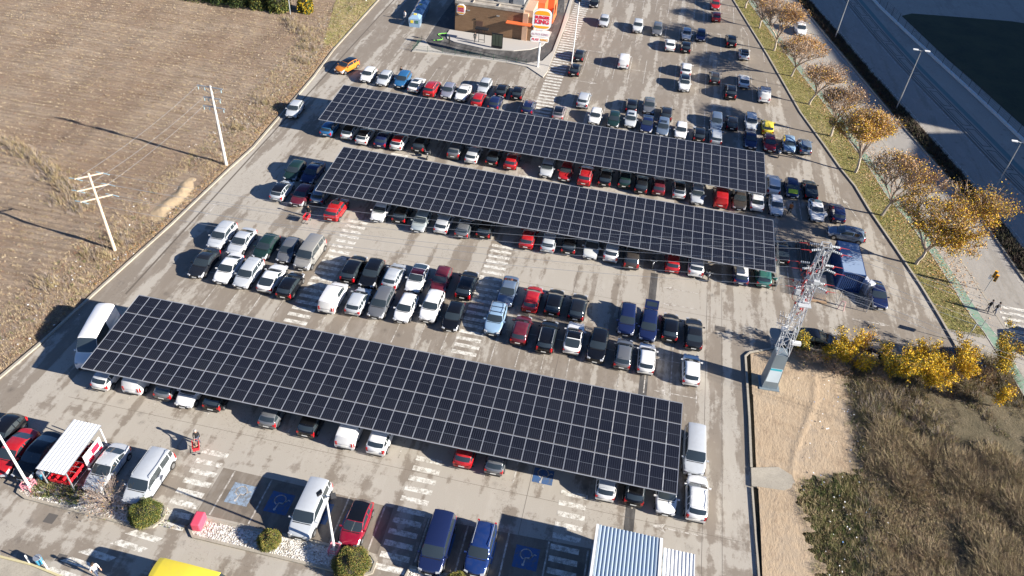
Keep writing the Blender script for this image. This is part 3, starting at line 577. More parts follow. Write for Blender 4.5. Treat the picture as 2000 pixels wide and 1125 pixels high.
# ------------------------------------------------------------ painted markings
g = MB()
def ln(x, y0, y1, wd=.11): g.sheet([(x - wd / 2, y0), (x + wd / 2, y0), (x + wd / 2, y1), (x - wd / 2, y1)], .007)
def lh(y, x0, x1, wd=.10): g.sheet([(x0, y - wd / 2), (x1, y - wd / 2), (x1, y + wd / 2), (x0, y + wd / 2)], .0075)
for k in range(-17, 14):
    x = 1.05 + 2.5 * k
    if x > -41 and x < 12 and not (-30.2 < x < -27.5) and not (-12.8 < x < -10.2) and not (.0 < x < 2.2): ln(x, 37.6, 47.4); ln(x, 50.6, 60.4)
    if -36 < x < 28 and not (-30.2 < x < -27.5): ln(x, 69, 79)
    if -41 < x < 30: ln(x, 85.2, 94.8)
    if -41 < x < -15: ln(x, 101, 111)
    if -9 < x < 26: ln(x, 101, 111)
    if -9 < x < 22: ln(x, 117, 126.5); ln(x, 133, 142.5); ln(x, 149, 158.5); ln(x, 165, 175)
for y in (55.5, 74, 90): lh(y, -42, 11.5)
lh(106, -36, -15); lh(106, -9, 24); lh(121.7, -9, 20); lh(137.7, -9, 18); lh(153.7, -9, 16)
for x in (-26.45, -23.2, -19.9, -16.55, -13.5, -9.75, -6.6, -3.3, -.1, 3.0): ln(x, 28.8, 33.0, .13)
tag(g.build('stall_lines', linep), kind='structure')
g = MB()
def zebra(x0, x1, y0, y1, pitch=1.0, bw=.48, sk=0.):
    y = y0
    while y < y1 - .2:
        jj = random.uniform(-.04, .04); g.sheet([(x0 + jj, y), (x1 + jj, y), (x1 + jj + sk, y + bw), (x0 + jj + sk, y + bw)], .0085); y += pitch
zebra(-30.0, -27.7, 27.0, 34.6); zebra(-12.5, -10.2, 27.6, 38.4, 1.02); zebra(.1, 2.35, 27.3, 38.2, 1.02)
zebra(-30.2, -27.8, 50.6, 69, .98); zebra(-12.9, -10.4, 50.9, 69.4, .98); zebra(-14.3, -11.6, 101, 175, 1.05, .52); zebra(-12.8, -10.4, 80, 85); zebra(-30.2, -27.8, 80, 85); zebra(.1, 2.35, 47.8, 50.6)
for (cx, cy) in ((-30.4, 26.0), (-31.0, 25.0), (-32.8, 23.8), (-33.6, 22.9), (-34.4, 21.9)):
    g.sheet([(cx - 1.35, cy - .2), (cx + 1.25, cy - .35), (cx + 1.6, cy + .1), (cx - .7, cy + .28)], .0085)
for y in (69.0, 70., 71., 72., 73., 74.): g.sheet([(44.3, y), (49.5, y), (49.5, y + .5), (44.3, y + .5)], .034)
tag(g.build('zebra_bars', zebp), kind='structure')
g = MB()
def arrow(x, y, a, L=4.):      # direction arrow painted on the lane
    R = Matrix.Rotation(a, 2); P = lambda q: [(R @ Vector(p) + Vector((x, y)))[:] for p in q]
    g.sheet(P([(-L / 2, -.06), (L / 2 - 1.2, -.06), (L / 2 - 1.2, .06), (-L / 2, .06)]), .0088)
    g.sheet(P([(L / 2 - 1.3, -.4), (L / 2, 0), (L / 2 - 1.3, .4), (L / 2 - 1.05, 0)]), .0092)
for a in ((9.6, 36.45, PI), (9, 51.2, PI), (9, 64.1, PI), (9, 66.8, PI), (-8.3, 126.7, 0), (-8, 114.5, 0), (12, 142.5, 0), (29.5, 67.3, 0), (-40.5, 62.8, 0), (-46, 66, PI / 2), (19, 97.5, 0), (15.5, 82, 0), (13.8, 113, PI), (30, 90, 1.9), (18, 146, 1.8), (-20, 81.5, PI)): arrow(*a)
tag(g.build('lane_arrows', linep), kind='structure')
# disabled bays: blue square and a wheelchair symbol
g = MB(); g.sheet([(-27.5, 28.7), (-12.7, 28.75), (-12.8, 32.9), (-16.4, 33.0), (-27.5, 33.1)], .0031); g.sheet([(-9.9, 28.4), (3.3, 28.6), (3.3, 33.2), (-9.9, 32.7)], .0031); tag(g.build('bay_asphalt', bay_as), kind='structure')
def bay(x, y, s=1.0, sy=1.9):
    o = empty('disabled_bay_marking', (x, y, 0)); o['kind'] = 'structure'
    b = MB(); b.sheet([(-.95 * s, -sy / 2), (.95 * s, -sy / 2), (.95 * s, sy / 2), (-.95 * s, sy / 2)], .009); b.build('blue_square', blueo if x < -24 else bluep, o)
    b = MB(); z = .0125
    def q(p0, p1, w_):
        p0 = Vector(p0); p1 = Vector(p1); d = (p1 - p0).normalized(); n = Vector((-d.y, d.x)) * w_ / 2
        b.sheet([(p0 + n)[:], (p0 - n)[:], (p1 - n)[:], (p1 + n)[:]], z)
    arc = [(.45 * math.cos(t) - .05, .45 * math.sin(t) + .28) for t in np.linspace(-.9, 4.4, 16)]     # drawn mirrored as seen from behind the bay
    for p0, p1 in zip(arc, arc[1:]): q(p0, p1, .09)
    q((-.12, -.55), (-.05, .0), .1); q((-.05, .0), (.3, .02), .1); q((.3, .05), (.62, .42), .1); q((.62, .42), (.75, .34), .09)
    b.sheet([(-.14 + .11 * math.cos(t), -.62 + .11 * math.sin(t)) for t in np.linspace(0, 2 * PI, 13)[:-1]], z)
    b.build('wheelchair_symbol', linep, o)
bay(-25.0, 31.1); bay(-21.7, 31.1); bay(-18.4, 31.1); bay(-15.3, 30.9); bay(-8.3, 30.9); bay(-5., 31.); bay(-1.6, 31.2); bay(-1.6, 38.9, .9, 1.5)
# drains, patches
g = MB()
for x, y, a, b in ((13.3, 61.7, 1.1, .8), (-37.8, 25.6, .8, .8), (-35.0, 22.9, .7, .6), (-37.5, 47.4, .5, .3), (-28.9, 49.0, .5, .3), (7.4, 47.9, .5, .4), (8.2, 49.0, .5, .35)): g.sheet([(x - a / 2, y - b / 2), (x + a / 2, y - b / 2), (x + a / 2, y + b / 2), (x - a / 2, y + b / 2)], .006)
tag(g.build('manhole_covers', mat('cast_iron', (.10, .09, .08), .7)), kind='structure')
g = MB(); g.sheet([(5.55, 26), (6.35, 26), (6.35, 69), (5.55, 69)], .0035); tag(g.build('asphalt_patch', bk_asph), kind='structure')
g = MB(); g.sheet([(-47.05, 50), (-46.85, 50), (-46.9, 140), (-47.1, 140)], .0045)
for y in (36.6, 63.2): g.sheet([(-44, y), (15, y + .1), (15, y + .13), (-44, y + .03)], .0047)
for x in (11.8, -2.6, 13.4): g.sheet([(x, 33), (x + .03, 33), (x + .1, 68), (x + .07, 68)], .0049)
tag(g.build('casting_joints', mat('joint_tar', (.12, .10, .08), .9)), kind='structure')
# ------------------------------------------------------------ cars
PC = dict(black=(.006, .0065, .008), silver=(.50, .53, .56), pearl=(.62, .64, .64), grey=(.17, .18, .195), white=(.78, .78, .77), navy=(.018, .03, .10),
    charcoal=(.022, .025, .031), brown=(.075, .065, .058), red=(.40, .008, .014), blue=(.03, .17, .38), lilac=(.30, .31, .38), pink=(.48, .40, .41), dgreen=(.02, .05, .045),
    bluegrey=(.16, .22, .31), yellow=(.78, .62, .05), lblue=(.26, .40, .56), maroon=(.16, .018, .035), palegreen=(.50, .56, .56), teal=(.05, .20, .17), champagne=(.27, .265, .25), orange=(.62, .21, .02), crimson=(.36, .008, .035), royal=(.012, .045, .19))
PM = {}
def paint(c):
    if c not in PM:
        metallic = 0. if c in ('white', 'red', 'yellow', 'black', 'orange') else (.1 if c in ('silver', 'pearl', 'champagne', 'lblue') else .35)
        PM[c] = mat(c + '_car_paint', PC[c], .3, metallic, .55)
        nt_ = PM[c].node_tree; b = nt_.nodes['Principled BSDF']        # thin road dust
        tc_ = nt_.nodes.new('ShaderNodeTexCoord'); n_ = nt_.nodes.new('ShaderNodeTexNoise'); n_.inputs['Scale'].default_value = 3.; n_.inputs['Detail'].default_value = 5
        mr = nt_.nodes.new('ShaderNodeMapRange'); mr.inputs[1].default_value = .4; mr.inputs[2].default_value = .8; lum = max(PC[c]); mr.inputs[3].default_value = .0 if lum < .12 else .02; mr.inputs[4].default_value = .006 if lum < .12 else .12
        mx = nt_.nodes.new('ShaderNodeMix'); mx.data_type = 'RGBA'; mx.inputs[6].default_value = (*PC[c], 1); mx.inputs[7].default_value = (.25, .22, .18, 1)
        nt_.links.new(tc_.outputs['Object'], n_.inputs['Vector']); nt_.links.new(n_.outputs['Fac'], mr.inputs[0]); nt_.links.new(mr.outputs[0], mx.inputs[0]); nt_.links.new(mx.outputs[2], b.inputs['Base Color'])
        mr2 = nt_.nodes.new('ShaderNodeMapRange'); mr2.inputs[3].default_value = .07; mr2.inputs[4].default_value = .22; nt_.links.new(n_.outputs['Fac'], mr2.inputs[0]); nt_.links.new(mr2.outputs[0], b.inputs['Roughness'])
    return PM[c]
lampw = mat('headlamp_glass', (.55, .57, .6), .1, .3, .5); lampr = mat('tail_lamp', (.42, .006, .01), .2, 0, .5)
plate = mat('number_plate', (.72, .72, .68), .4); rim = mat('alloy_rim', (.42, .43, .44), .3, .8); cream_p = mat('number_plate_ink', (.02, .02, .02), .5)
# L W H, hood z at nose, cowl s, z ; roof front s ; roof rear s ; rear glass bottom s z ; tail z ; tumblehome
SPEC = dict(
    h=(4.05, 1.76, 1.48, .74, .98, .98, 1.72, 3.56, 3.92, 1.02, .88, .36),
    s=(4.55, 1.80, 1.44, .72, 1.22, .95, 2.06, 3.20, 4.00, 1.02, .93, .36),
    u=(4.40, 1.84, 1.66, .90, 1.12, 1.10, 1.82, 3.90, 4.24, 1.16, 1.0, .31),
    e=(4.50, 1.82, 1.56, .78, 1.05, 1.02, 1.82, 4.06, 4.38, 1.08, .93, .31),
    v=(4.40, 1.83, 1.86, .88, .95, 1.14, 1.62, 4.22, 4.34, 1.20, 1.05, .18),
    V=(5.00, 1.95, 1.98, .95, .88, 1.22, 1.62, 4.70, 4.90, 1.25, 1.1, .20),
    c=(4.45, 1.82, 1.40, .70, 1.25, .93, 2.04, 3.05, 4.22, 1.00, .92, .38),
    B=(6.60, 2.10, 2.80, 1.15, .95, 1.45, 1.85, 6.45, 6.56, 1.5, 1.3, .14))
def car_surface(t, k_=0):
    L, W, H, zn, cs, cz, rf, rr, gb, gz, tz, tum = SPEC[t]
    zb0, zb1 = cz - .03, gz - .03
    keys = [(0, zn - .22), (.03, zn - .1), (.12, zn), (.5, zn + (cz - zn) * .55), (cs, cz), (rf, H - .085), (rf + .35, H - .02), ((rf + rr) / 2 - .1, H), (rr - .4, H - .04), (rr, H - .12), (gb, gz)]
    if L - gb > .3: keys += [(L - .12, gz - .02), (L - .03, gz - .1), (L, tz - .2)]
    else: keys += [(L - .05, tz + (gz - tz) * .4), (L, tz - .12)]
    kx = [k[0] for k in keys]; kz = [k[1] for k in keys]
    zt = lambda s: float(np.interp(s, kx, kz))
    def belt(s):
        if s <= cs: return zt(s) - .035
        if s >= gb: return zt(s) - .035
        return zb0 + (zb1 - zb0) * (s - cs) / (gb - cs)
    def hw(s):
        f = 1.
        if s < 1.0: f = 1 - .17 * (1 - s / 1.0) ** 2.
        e = L - s
        if e < .9: f = 1 - (.13 if t not in 'vVB' else .05) * (1 - e / .9) ** 2.
        return W / 2 * f
    mid = (rf + rr) / 2 - .05
    wsn = [cs + (rf - cs) * q for q in (.07, .35, .65, .94)]
    rgn = [rr + (gb - rr) * q for q in (.08, .5, .93)]
    st = sorted(set([0, .03, .12, .3, .5, .75, cs] + wsn + [rf, rf + .2, mid - .045, mid + .045, rr - .42, rr - .34, rr] + rgn + [gb, L - .22, L - .09, L - .03, L]))
    st = [s for i, s in enumerate(st) if i == 0 or s - st[i - 1] > .008 or s in (L,)]
    R = []
    for s in st:
        w_ = hw(s); z = zt(s); zb = min(belt(s), z - .02); h = max(z - zb, .02); lo = .24 if .25 < s < L - .25 else .30
        wb = w_ * .945; wt = wb - tum * h
        cab = h > .12
        q = [(w_ * .84, lo), (w_ * .975, lo + .07), (w_, .52 * (zb / .95)), (w_ * .99, zb - .10 if zb > .5 else zb - .05), (wb, zb)]
        q += [(wb - tum * .12 * h, zb + .10 * h), (wb - tum * .84 * h, zb + .84 * h), (wt - .02, zb + .93 * h), (wt * .72, z - .012), (0, z)] if cab else \
             [(wb - .02, zb + .4 * h), (wb - .06, zb + .75 * h), (wb * .82, z - .006), (wb * .55, z - .003), (0, z)]
        R.append((s, q))
    return st, R, dict(L=L, W=W, H=H, cs=cs, rf=rf, rr=rr, gb=gb, mid=mid, gz=gz, tz=tz, zn=zn, belt=belt, hw=hw, zt=zt)
CACHE = {}
def car_parts(t, col, opt):
    key = (t, col, opt)
    if key in CACHE: return CACHE[key]
    st, R, D = car_surface(t); L, W, H = D['L'], D['W'], D['H']
    n = len(st); ringn = 19; rf_ = D['rf']
    V = []
    for s, q in R:
        k_ = 1 if t in 'hsuec' else .45          # plan curvature: bowed nose, windscreen and tail
        bow = k_ * (.26 * max(0, 1 - s / 2.4) - .20 * max(0, 1 - (L - s) / 1.5)); wtp = 1 - (.05 * k_ * max(0, (s - rf_) / (L - rf_)))
        for x, z in q: V.append((x * (wtp if z > D['belt'](s) + .1 else 1), s - L / 2 + bow * (x / (W / 2)) ** 2, z))
        for x, z in q[-2::-1]: V.append((-x * (wtp if z > D['belt'](s) + .1 else 1), s - L / 2 + bow * (x / (W / 2)) ** 2, z))
    G = {}
    def put(g, f): G.setdefault(g, []).append(f)
    cs, rf, rr, gb, mid = D['cs'], D['rf'], D['rr'], D['gb'], D['mid']
    for i in range(n - 1):
        s = (st[i] + st[i + 1]) / 2
        for j in range(ringn - 1):
            seg = j if j < 9 else 17 - j; side = 'r' if j < 9 else 'l'
            f = (i * ringn + j, i * ringn + j + 1, (i + 1) * ringn + j + 1, (i + 1) * ringn + j)
            g = 'body'
            if cs + (rf - cs) * .07 < s < cs + (rf - cs) * .94 and seg >= 7: g = 'windscreen'
            elif rr + (gb - rr) * .08 < s < rr + (gb - rr) * .93 and seg >= 7 and t not in 'v' : g = 'rear_window'
            elif seg == 5 and cs + (rf - cs) * .35 < s < gb - (.12 if t in 'uehvVB' else .45):
                pill = mid - .045 < s < mid + .045 or (rr - .42 < s < rr - .34)
                if not pill and not (t in 'vB' and s > mid): g = 'window_' + side
            elif seg in (2, 3) and s < .42: g = 'head_' + side
            elif seg in (2, 3) and s > L - .16: g = 'tail_' + side
            elif rf - .01 < s < rr + .01 and seg >= 7: g = 'roof'
            put(g, f)
    put('body', tuple(range(ringn - 1, -1, -1))); put('body', tuple((n - 1) * ringn + j for j in range(ringn)))
    P = paint(col)
    roofm = P
    if opt == 'blackroof' or opt == 'darkroof': roofm = paint('black')
    if opt == 'redroof': roofm = paint('red')
    if opt == 'silverroof': roofm = paint('silver')
    if opt == 'whiteroof': roofm = paint('white')
    if opt == 'maroonroof': roofm = paint('maroon')
    def sub(g, m, name, sm=38):
        if g not in G: return None
        ids = sorted(set(i for f in G[g] for i in f)); mp = {a: b for b, a in enumerate(ids)}
        me = bpy.data.meshes.new(name); me.from_pydata([V[i] for i in ids], [], [tuple(mp[i] for i in f)[::-1] for f in G[g]]); me.materials.append(m)
        me.polygons.foreach_set('use_smooth', [True] * len(me.polygons)); me.set_sharp_from_angle(angle=math.radians(sm)); me.update(); return me
    parts = []          # (name, mesh, [subparts])
    if roofm is P: G['body'] += G.pop('roof')
    parts.append(('body', sub('body', P, 'body'), []))
    if roofm is not P: parts.append(('roof', sub('roof', roofm, 'roof'), []))
    for g, nm, m in (('windscreen', 'windscreen', glass), ('rear_window', 'rear_window', glass), ('window_l', 'side_window', glass), ('window_r', 'side_window', glass),
                     ('head_l', 'headlight', lampw), ('head_r', 'headlight', lampw), ('tail_l', 'taillight', lampr), ('tail_r', 'taillight', lampr)):
        me = sub(g, m, nm)
        if me: parts.append((nm, me, []))
    for sx in (-1, 1):
        b = MB(); zl = .86 if t in 'hsc' else (.98 if t in 'eu' else 1.05); hgt = .16 if t in 'sc' else (.22 if t == 'h' else .42); b.box((sx * W * .375, L / 2 - (.155 if t in 'hsuec' else .1), zl - .05 - (.06 if t in 'hsc' else .1)), (.22 if t in 'hsc' else .16, .11, hgt)); parts.append(('taillight', b.mesh('taillight', lampr), []))
        b = MB(); b.box((sx * W * .345, -L / 2 + .10, SPEC[t][3] - .13), (.30, .13, .13), rz=sx * .35); parts.append(('headlight', b.mesh('headlight', lampw), []))
    # wheels
    r = .31 if t not in 'uVB' else .35
    for sx in (-1, 1):
        for s in (.80, L - (.78 if t != 'B' else 1.3)):
            b = MB(); y = s - L / 2; x = sx * (W / 2 - .10)
            b.tube((x - .11, y, r), (x + .115, y, r), r, n=16); me = b.mesh('tyre', rubber, 40)
            c = MB(); xo = x + sx * .118; c.tube((xo - .01, y, r), (xo + .012, y, r), r * .62, n=14); c.tube((xo, y, r), (xo + sx * .03, y, r), .05, n=8)
            parts.append(('wheel', me, [('rim', c.mesh('rim', rim))]))
    b = MB()                       # wheel-arch lips, bumpers, sills, door seams: dark trim hugging the body
    for sx in (-1, 1):
        for s in (.80, L - (.78 if t != 'B' else 1.3)):
            for k in range(9):
                a0 = PI * k / 9; a1 = PI * (k + 1) / 9; R0, R1 = r + .02, r + .08; x = sx * (W / 2 + .006)
                b.add([(x, s - L / 2 + R0 * math.cos(a0), r + R0 * math.sin(a0)), (x, s - L / 2 + R1 * math.cos(a0), r + R1 * math.sin(a0)), (x, s - L / 2 + R1 * math.cos(a1), r + R1 * math.sin(a1)), (x, s - L / 2 + R0 * math.cos(a1), r + R0 * math.sin(a1))], [(0, 1, 2, 3)])
        for s in (cs + .25, mid, rr - .38):
            zb = D['belt'](s); x = sx * (W / 2 + .003); b.box((x * .996, s - L / 2, (.34 + zb - .1) / 2), (.008, .018, zb - .44))
        b.box((sx * (W / 2 - .01), 0, .27), (.03, L - 2.2, .1))
    b.box((0, -L / 2 + .0, .42), (W * .62, .06, .16)); b.box((0, -L / 2 + .015, .60), (W * .36, .05, .07)); b.box((0, L / 2 - .005, .40), (W * .7, .05, .12))
    if t not in 'B': b.box((0, cs - L / 2 + .0, D['zt'](cs) + .012), (W * .72, .07, .012))
    parts.append(('trim', b.mesh('trim', dark), []))
    b = MB(); b.box((0, -L / 2 - .035, .45), (.5, .012, .11)); parts.append(('licence_plate', b.mesh('licence_plate', plate), []))
    b = MB(); zp = .62 if t not in 'uVvB' else .72; b.box((0, L / 2 + .012, zp), (.5, .014, .11)); parts.append(('licence_plate', b.mesh('licence_plate', plate), []))
    for sx in (-1, 1):
        b = MB(); ms = cs + (rf - cs) * .42; x = sx * (D['hw'](ms) + .09); b.box((x, ms - L / 2, D['belt'](ms) + .06), (.20, .10, .13)); b.box((x - sx * .12, ms - L / 2, D['belt'](ms) + .02), (.12, .05, .04))
        parts.append(('wing_mirror', b.mesh('wing_mirror', P, 30), []))
    wt = W / 2 * .945 - SPEC[t][11] * (H - D['belt'](mid))
    if opt in ('rails', 'rack'):
        for sx in (-1, 1):
            b = MB(); x = sx * (wt - .03)
            b.path([(x, rf + .15 - L / 2, H - .06), (x, rf + .3 - L / 2, H + .04), (x, rr - .25 - L / 2, H + .03), (x, rr - .08 - L / 2, H - .07)], .022)
            parts.append(('roof_rail', b.mesh('roof_rail', steel), []))
    if opt == 'rack':
        b = MB()
        for q in (.15, .5, .85): b.box((0, rf + (rr - rf) * q - L / 2, H + .055), (wt * 2, .05, .03))
        parts.append(('roof_rack', b.mesh('roof_rack', dark), []))
    if opt == 'sunroof':
        b = MB(); b.box((0, rf + .5 - L / 2, H + .0), (W * .45, .62, .02)); parts.append(('sunroof', b.mesh('sunroof', glass), []))
    if False:
        b = MB(); b.box((0, rr + .02 - L / 2, H - .055), (wt * 1.7, .2, .025), M=Matrix.Rotation(-.15, 3, 'X')); parts.append(('spoiler', b.mesh('spoiler', P), []))
    b = MB(); b.tube((0, rr - .15 - L / 2, H - .03), (0, rr + .05 - L / 2, H + .12), .008, n=4); parts.append(('aerial', b.mesh('aerial', dark), []))
    if opt == 'banner':
        b = MB(); ys_ = [.35, .6, .85, 1.05]; P4 = []
        for s_ in ys_:
            for x in (-.62, 0, .62): P4.append((x, s_ - L / 2, D['zt'](s_) + .02 - .02 * abs(x)))
        b.add(P4, [(3 * i + j, 3 * i + j + 1, 3 * i + j + 4, 3 * i + j + 3) for i in range(3) for j in range(2)]); parts.append(('bonnet_banner', b.mesh('bonnet_banner', mat('lime_banner', (.62, .72, .05), .6)), []))
    if opt == 'tailgate':
        b = MB(); a = Matrix.Rotation(.5, 3, 'X'); b.box((0, L / 2 - .2, H + .22), (W * .78, 1.0, .05), M=a); g2 = MB(); g2.box((0, L / 2 - .2, H + .255), (W * .6, .5, .02), M=a)
        parts.append(('tailgate', b.mesh('tailgate', P), [('rear_window', g2.mesh('rear_window', glass))]))
    CACHE[key] = parts
    return parts
PROTO = {}
TNAME = dict(h='parked_hatchback', s='parked_saloon', u='parked_suv', e='parked_estate_car', v='small_van', V='minivan', c='parked_coupe', B='high_roof_van')
TCAT = dict(h='hatchback', s='saloon car', u='SUV', e='estate car', v='van', V='minivan', c='coupe', B='van')
def car(x, y, rz, t, col, opt, label, group):
    key = (t, col, opt)
    if key not in PROTO:
        root = empty(TNAME[t], (x, y, 0), rz); PROTO[key] = root
        for nm, me, subs in car_parts(t, col, opt):
            p = link(nm, me, root)
            for sn, sm in subs: link(sn, sm, p)
    else:
        root = copy_tree(PROTO[key]); root.location = (x, y, 0); root.rotation_euler = (0, 0, rz)
        if 'group' in root: del root['group']
    tag(root, label, TCAT[t], group or None)
    return root
rr_ = random.Random(5)
for (x, y, rz, t, col, opt, lab, grp) in CARS: car(x, y, rz + (rr_.uniform(-.022, .022) if grp else 0), t, col, opt, lab, grp)

# ------------------------------------------------------------ solar canopies
s = NT('solar_glass', .12); b = s.b
uvn = s.n('UVMap'); sx = s.n('SeparateXYZ'); s.L(uvn.outputs[0], sx.inputs[0])
def lines(v_, n_, wd):
    fr_ = s.math('FRACT', s.math('MULTIPLY', v_, float(n_))); return s.math('LESS_THAN', s.math('ABSOLUTE', s.math('SUBTRACT', fr_, .5)), wd)
l1 = lines(s.math('ADD', sx.outputs[0], 1 / 12.), 6, .055); l2 = s.math('LESS_THAN', s.math('ABSOLUTE', s.math('SUBTRACT', sx.outputs[1], .5)), .0075); l3 = lines(sx.outputs[1], 24, .025)
c = s.mix(s.math('MULTIPLY', l1, .34), (.0065, .0075, .012), (.17, .19, .25)); c = s.mix(s.math('MULTIPLY', l3, .08), c, (.2, .22, .28)); c = s.mix(s.math('MULTIPLY', l2, .5), c, (.30, .33, .38))
dn = s.noise(s.map((.25, .25, .25)), 1., 4, .6); c = s.mix(s.rng(dn, .4, .7, 0, .055), c, (.16, .16, .17)); c = s.mix(s.math('MULTIPLY', s.math('LESS_THAN', sx.outputs[1], .035), .25), c, (.3, .27, .23)); hn = s.n('ObjectInfo'); c = s.mix(s.math('MULTIPLY', hn.outputs['Random'], .5), c, (.014, .016, .026))
b.inputs['Specular IOR Level'].default_value = .35; solar = s.out(c)
alu = mat('panel_frame_aluminium', (.40, .42, .46), .5, .25); bracket = mat('canopy_steel', (.38, .40, .42), .5, .5)
PWD, PLN = 1.154, 2.30
def panel_mb(mb, ox, oy, uvs):
    fw = .026; a, b_ = .565, 1.142; z = .0
    x0, x1, y0, y1 = ox - a, ox + a, oy - b_, oy + b_
    mb.box((ox, oy, -.018), (2 * a, 2 * b_, .035), 1); uvs += [(0, 0)] * 24
    mb.add([(x0 + fw, y0 + fw, .0022), (x1 - fw, y0 + fw, .0022), (x1 - fw, y1 - fw, .0022), (x0 + fw, y1 - fw, .0022)], [(0, 1, 2, 3)], 0); uvs += [(0, 0), (1, 0), (1, 1), (0, 1)]
def panel_mesh(lst, name):
    mb = MB(); uvs = []
    for ox, oy in lst: panel_mb(mb, ox, oy, uvs)
    me = bpy.data.meshes.new(name); me.from_pydata([tuple(v_) for v_ in mb.v], [], mb.f); me.materials.append(solar); me.materials.append(alu)
    me.polygons.foreach_set('material_index', mb.m); uv = me.uv_layers.new(name='UVMap'); uv.data.foreach_set('uv', np.array(uvs, dtype=np.float32).ravel()); me.update(); return me
one = panel_mesh([(0, 0)], 'solar_panel')
ZN, ZF, DEP = 2.73, 3.39, 9.19
tilt = math.atan2(ZF - ZN, DEP)
for x0, y0, N, lab in ((-42.77, 37.91, 45, 'long solar canopy nearest the camera with the big white van at its left end'), (-34.4, 69.47, 46, 'middle solar canopy ending beside the lattice pylon on the right'), (-40.5, 85.26, 51, 'farthest solar canopy just in front of the burger restaurant lot')):
    root = empty('solar_canopy', (x0, y0, 0), 0, lab, 'solar canopy', 'solar carport canopies')
    fr = bpy.data.objects.new('panel_table', None)
    rest = []; cnt = 0
    for j in range(4):
        for i in range(N):
            lx = (i + .5) * PWD; ly = (j + .5) * PLN
            if cnt < 99 and not (j > 1 and False):
                o = link('solar_panel', one, root, (lx, ly * math.cos(tilt), ZN + ly * math.sin(tilt))); o.rotation_euler = (tilt, 0, 0); cnt += 1
            else: rest.append((lx, ly))
    o = link('solar_panels', panel_mesh(rest, 'solar_panels'), root, (0, 0, ZN)); o.rotation_euler = (tilt, 0, 0); o['kind'] = 'stuff'
    Lw = N * PWD
    mb = MB(); R3 = Matrix.Rotation(tilt, 3, 'X')
    for q in (.35, 1.95, 2.65, 4.25, 4.95, 6.55, 7.25, 8.85):        # purlins
        mb.box((Lw / 2, q * math.cos(tilt), ZN - .10 + q * math.sin(tilt)), (Lw - .1, .07, .10), M=R3)
    mb.build('purlins', bracket, root)
    for k in range(int(Lw // 5) + 1):
        xx = 1.0 + k * (Lw - 2.0) / int(Lw // 5)
        pb = MB(); pb.box((xx, 4.6, 1.4), (.22, .3, 2.8)); pb.box((xx, 4.6, .04), (.5, .6, .08)); pb.build('column', bracket, root)
        pb = MB(); pb.box((xx, 4.6 * math.cos(tilt), ZN - .24 + 4.6 * math.sin(tilt)), (.14, 8.8, .18), M=R3); pb.tube((xx, 4.6, 1.2), (xx, 7.4, ZN + .3), .07); pb.tube((xx, 4.6, 1.2), (xx, 1.9, ZN - .15), .07); pb.build('rafter', bracket, root)
    mb = MB(); mb.box((Lw + .01, DEP / 2, (ZN + ZF) / 2 - .02), (.02, 9.16, .06), M=R3); mb.box((-.012, DEP / 2, (ZN + ZF) / 2 - .02), (.02, 9.16, .06), M=R3)
    mb.box((Lw / 2, -.012, ZN - .02), (Lw, .02, .06)); mb.box((Lw / 2, DEP + .01, ZF), (Lw, .02, .06)); mb.build('edge_trim', alu, root)

# ------------------------------------------------------------ restaurant building
clad = NT('timber_cladding', .7); X = clad.xyz()
st_ = clad.math('FRACT', clad.math('MULTIPLY', X[2], 5.)); n1 = clad.noise(clad.map((.6, .6, 5)), 1.5, 4, .6)
c = clad.mix(clad.rng(n1, .3, .7), (.20, .115, .06), (.27, .165, .09)); c = clad.mix(clad.math('LESS_THAN', st_, .1), c, (.10, .055, .03)); clad = clad.out(c)
cream = mat('cream_render', (.55, .36, .24), .8); orangep = mat('orange_panel', (.75, .16, .05), .5); roofg = NT('roof_membrane', .9)
roofg = roofg.out(roofg.mix(roofg.rng(roofg.noise(roofg.map(), .8, 5), .4, .6), (.42, .38, .32), (.28, .25, .21)))
bk = empty('burger_restaurant', (-26.8, 133, 0), 0, 'brown timber-clad restaurant with cream and orange corner behind the tall roadside sign', 'restaurant')
def P_(nm, fn_, mts, par=bk, smooth=None):
    b = MB(); fn_(b); return b.build(nm, mts, par, smooth=smooth)
# coordinates below are relative to (-26.8,133)
P_('wall', lambda b: (b.box((0, 2.3, 2.45), (11.9, 17.2, 4.9)),), clad)
rf_ = P_('roof', lambda b: (b.box((0, 2.3, 4.92), (11.5, 16.8, .1)), b.box((0, -6.22, 5.0), (12.0, .25, .45)), b.box((-5.9, 2.3, 5.0), (.25, 17, .45)), b.box((5.9, 2.3, 5.0), (.25, 17, .45)), b.box((0, 10.9, 5.0), (12, .25, .45)), b.box((0, -4.6, 5.05), (11.4, .12, .3)), b.box((-3, -5.4, 5.05), (.1, 1.5, .3)), b.box((1.5, -5.4, 5.05), (.1, 1.5, .3))), roofg)
for i in range(4):
    P_('roof_unit', lambda b, i=i: (b.box((-3.6 + i * 2.7, -2.2, 5.45), (1.9, 2.6, .9)), b.tube((-3.6 + i * 2.7, -2.2, 5.9), (-3.6 + i * 2.7, -2.2, 6.0), .6, n=14), b.box((-3.6 + i * 2.7, 1.8, 5.4), (1.6, 2.2, .7))), steel, rf_)
P_('corner_tower', lambda b: (b.box((6.75, -3.4, 2.6), (1.6, 5.0, 5.2), 0), b.box((6.4, -6.2, 2.4), (.9, .7, 4.8), 0), b.box((7.2, -5.9, 2.2), (1.3, 1.0, 4.1), 1), b.box((7.6, .8, 2.5), (2.4, 4.0, 5.0), 2), b.box((8.3, 5.2, 2.3), (3.2, 4.4, 4.6), 2)), [cream, clad, orangep])
P_('awning', lambda b: (b.box((5.4, -7.0, 3.15), (4.3, 1.2, .12)), b.box((8.6, -5.6, 3.15), (2.2, 2.2, .12))), orangep)
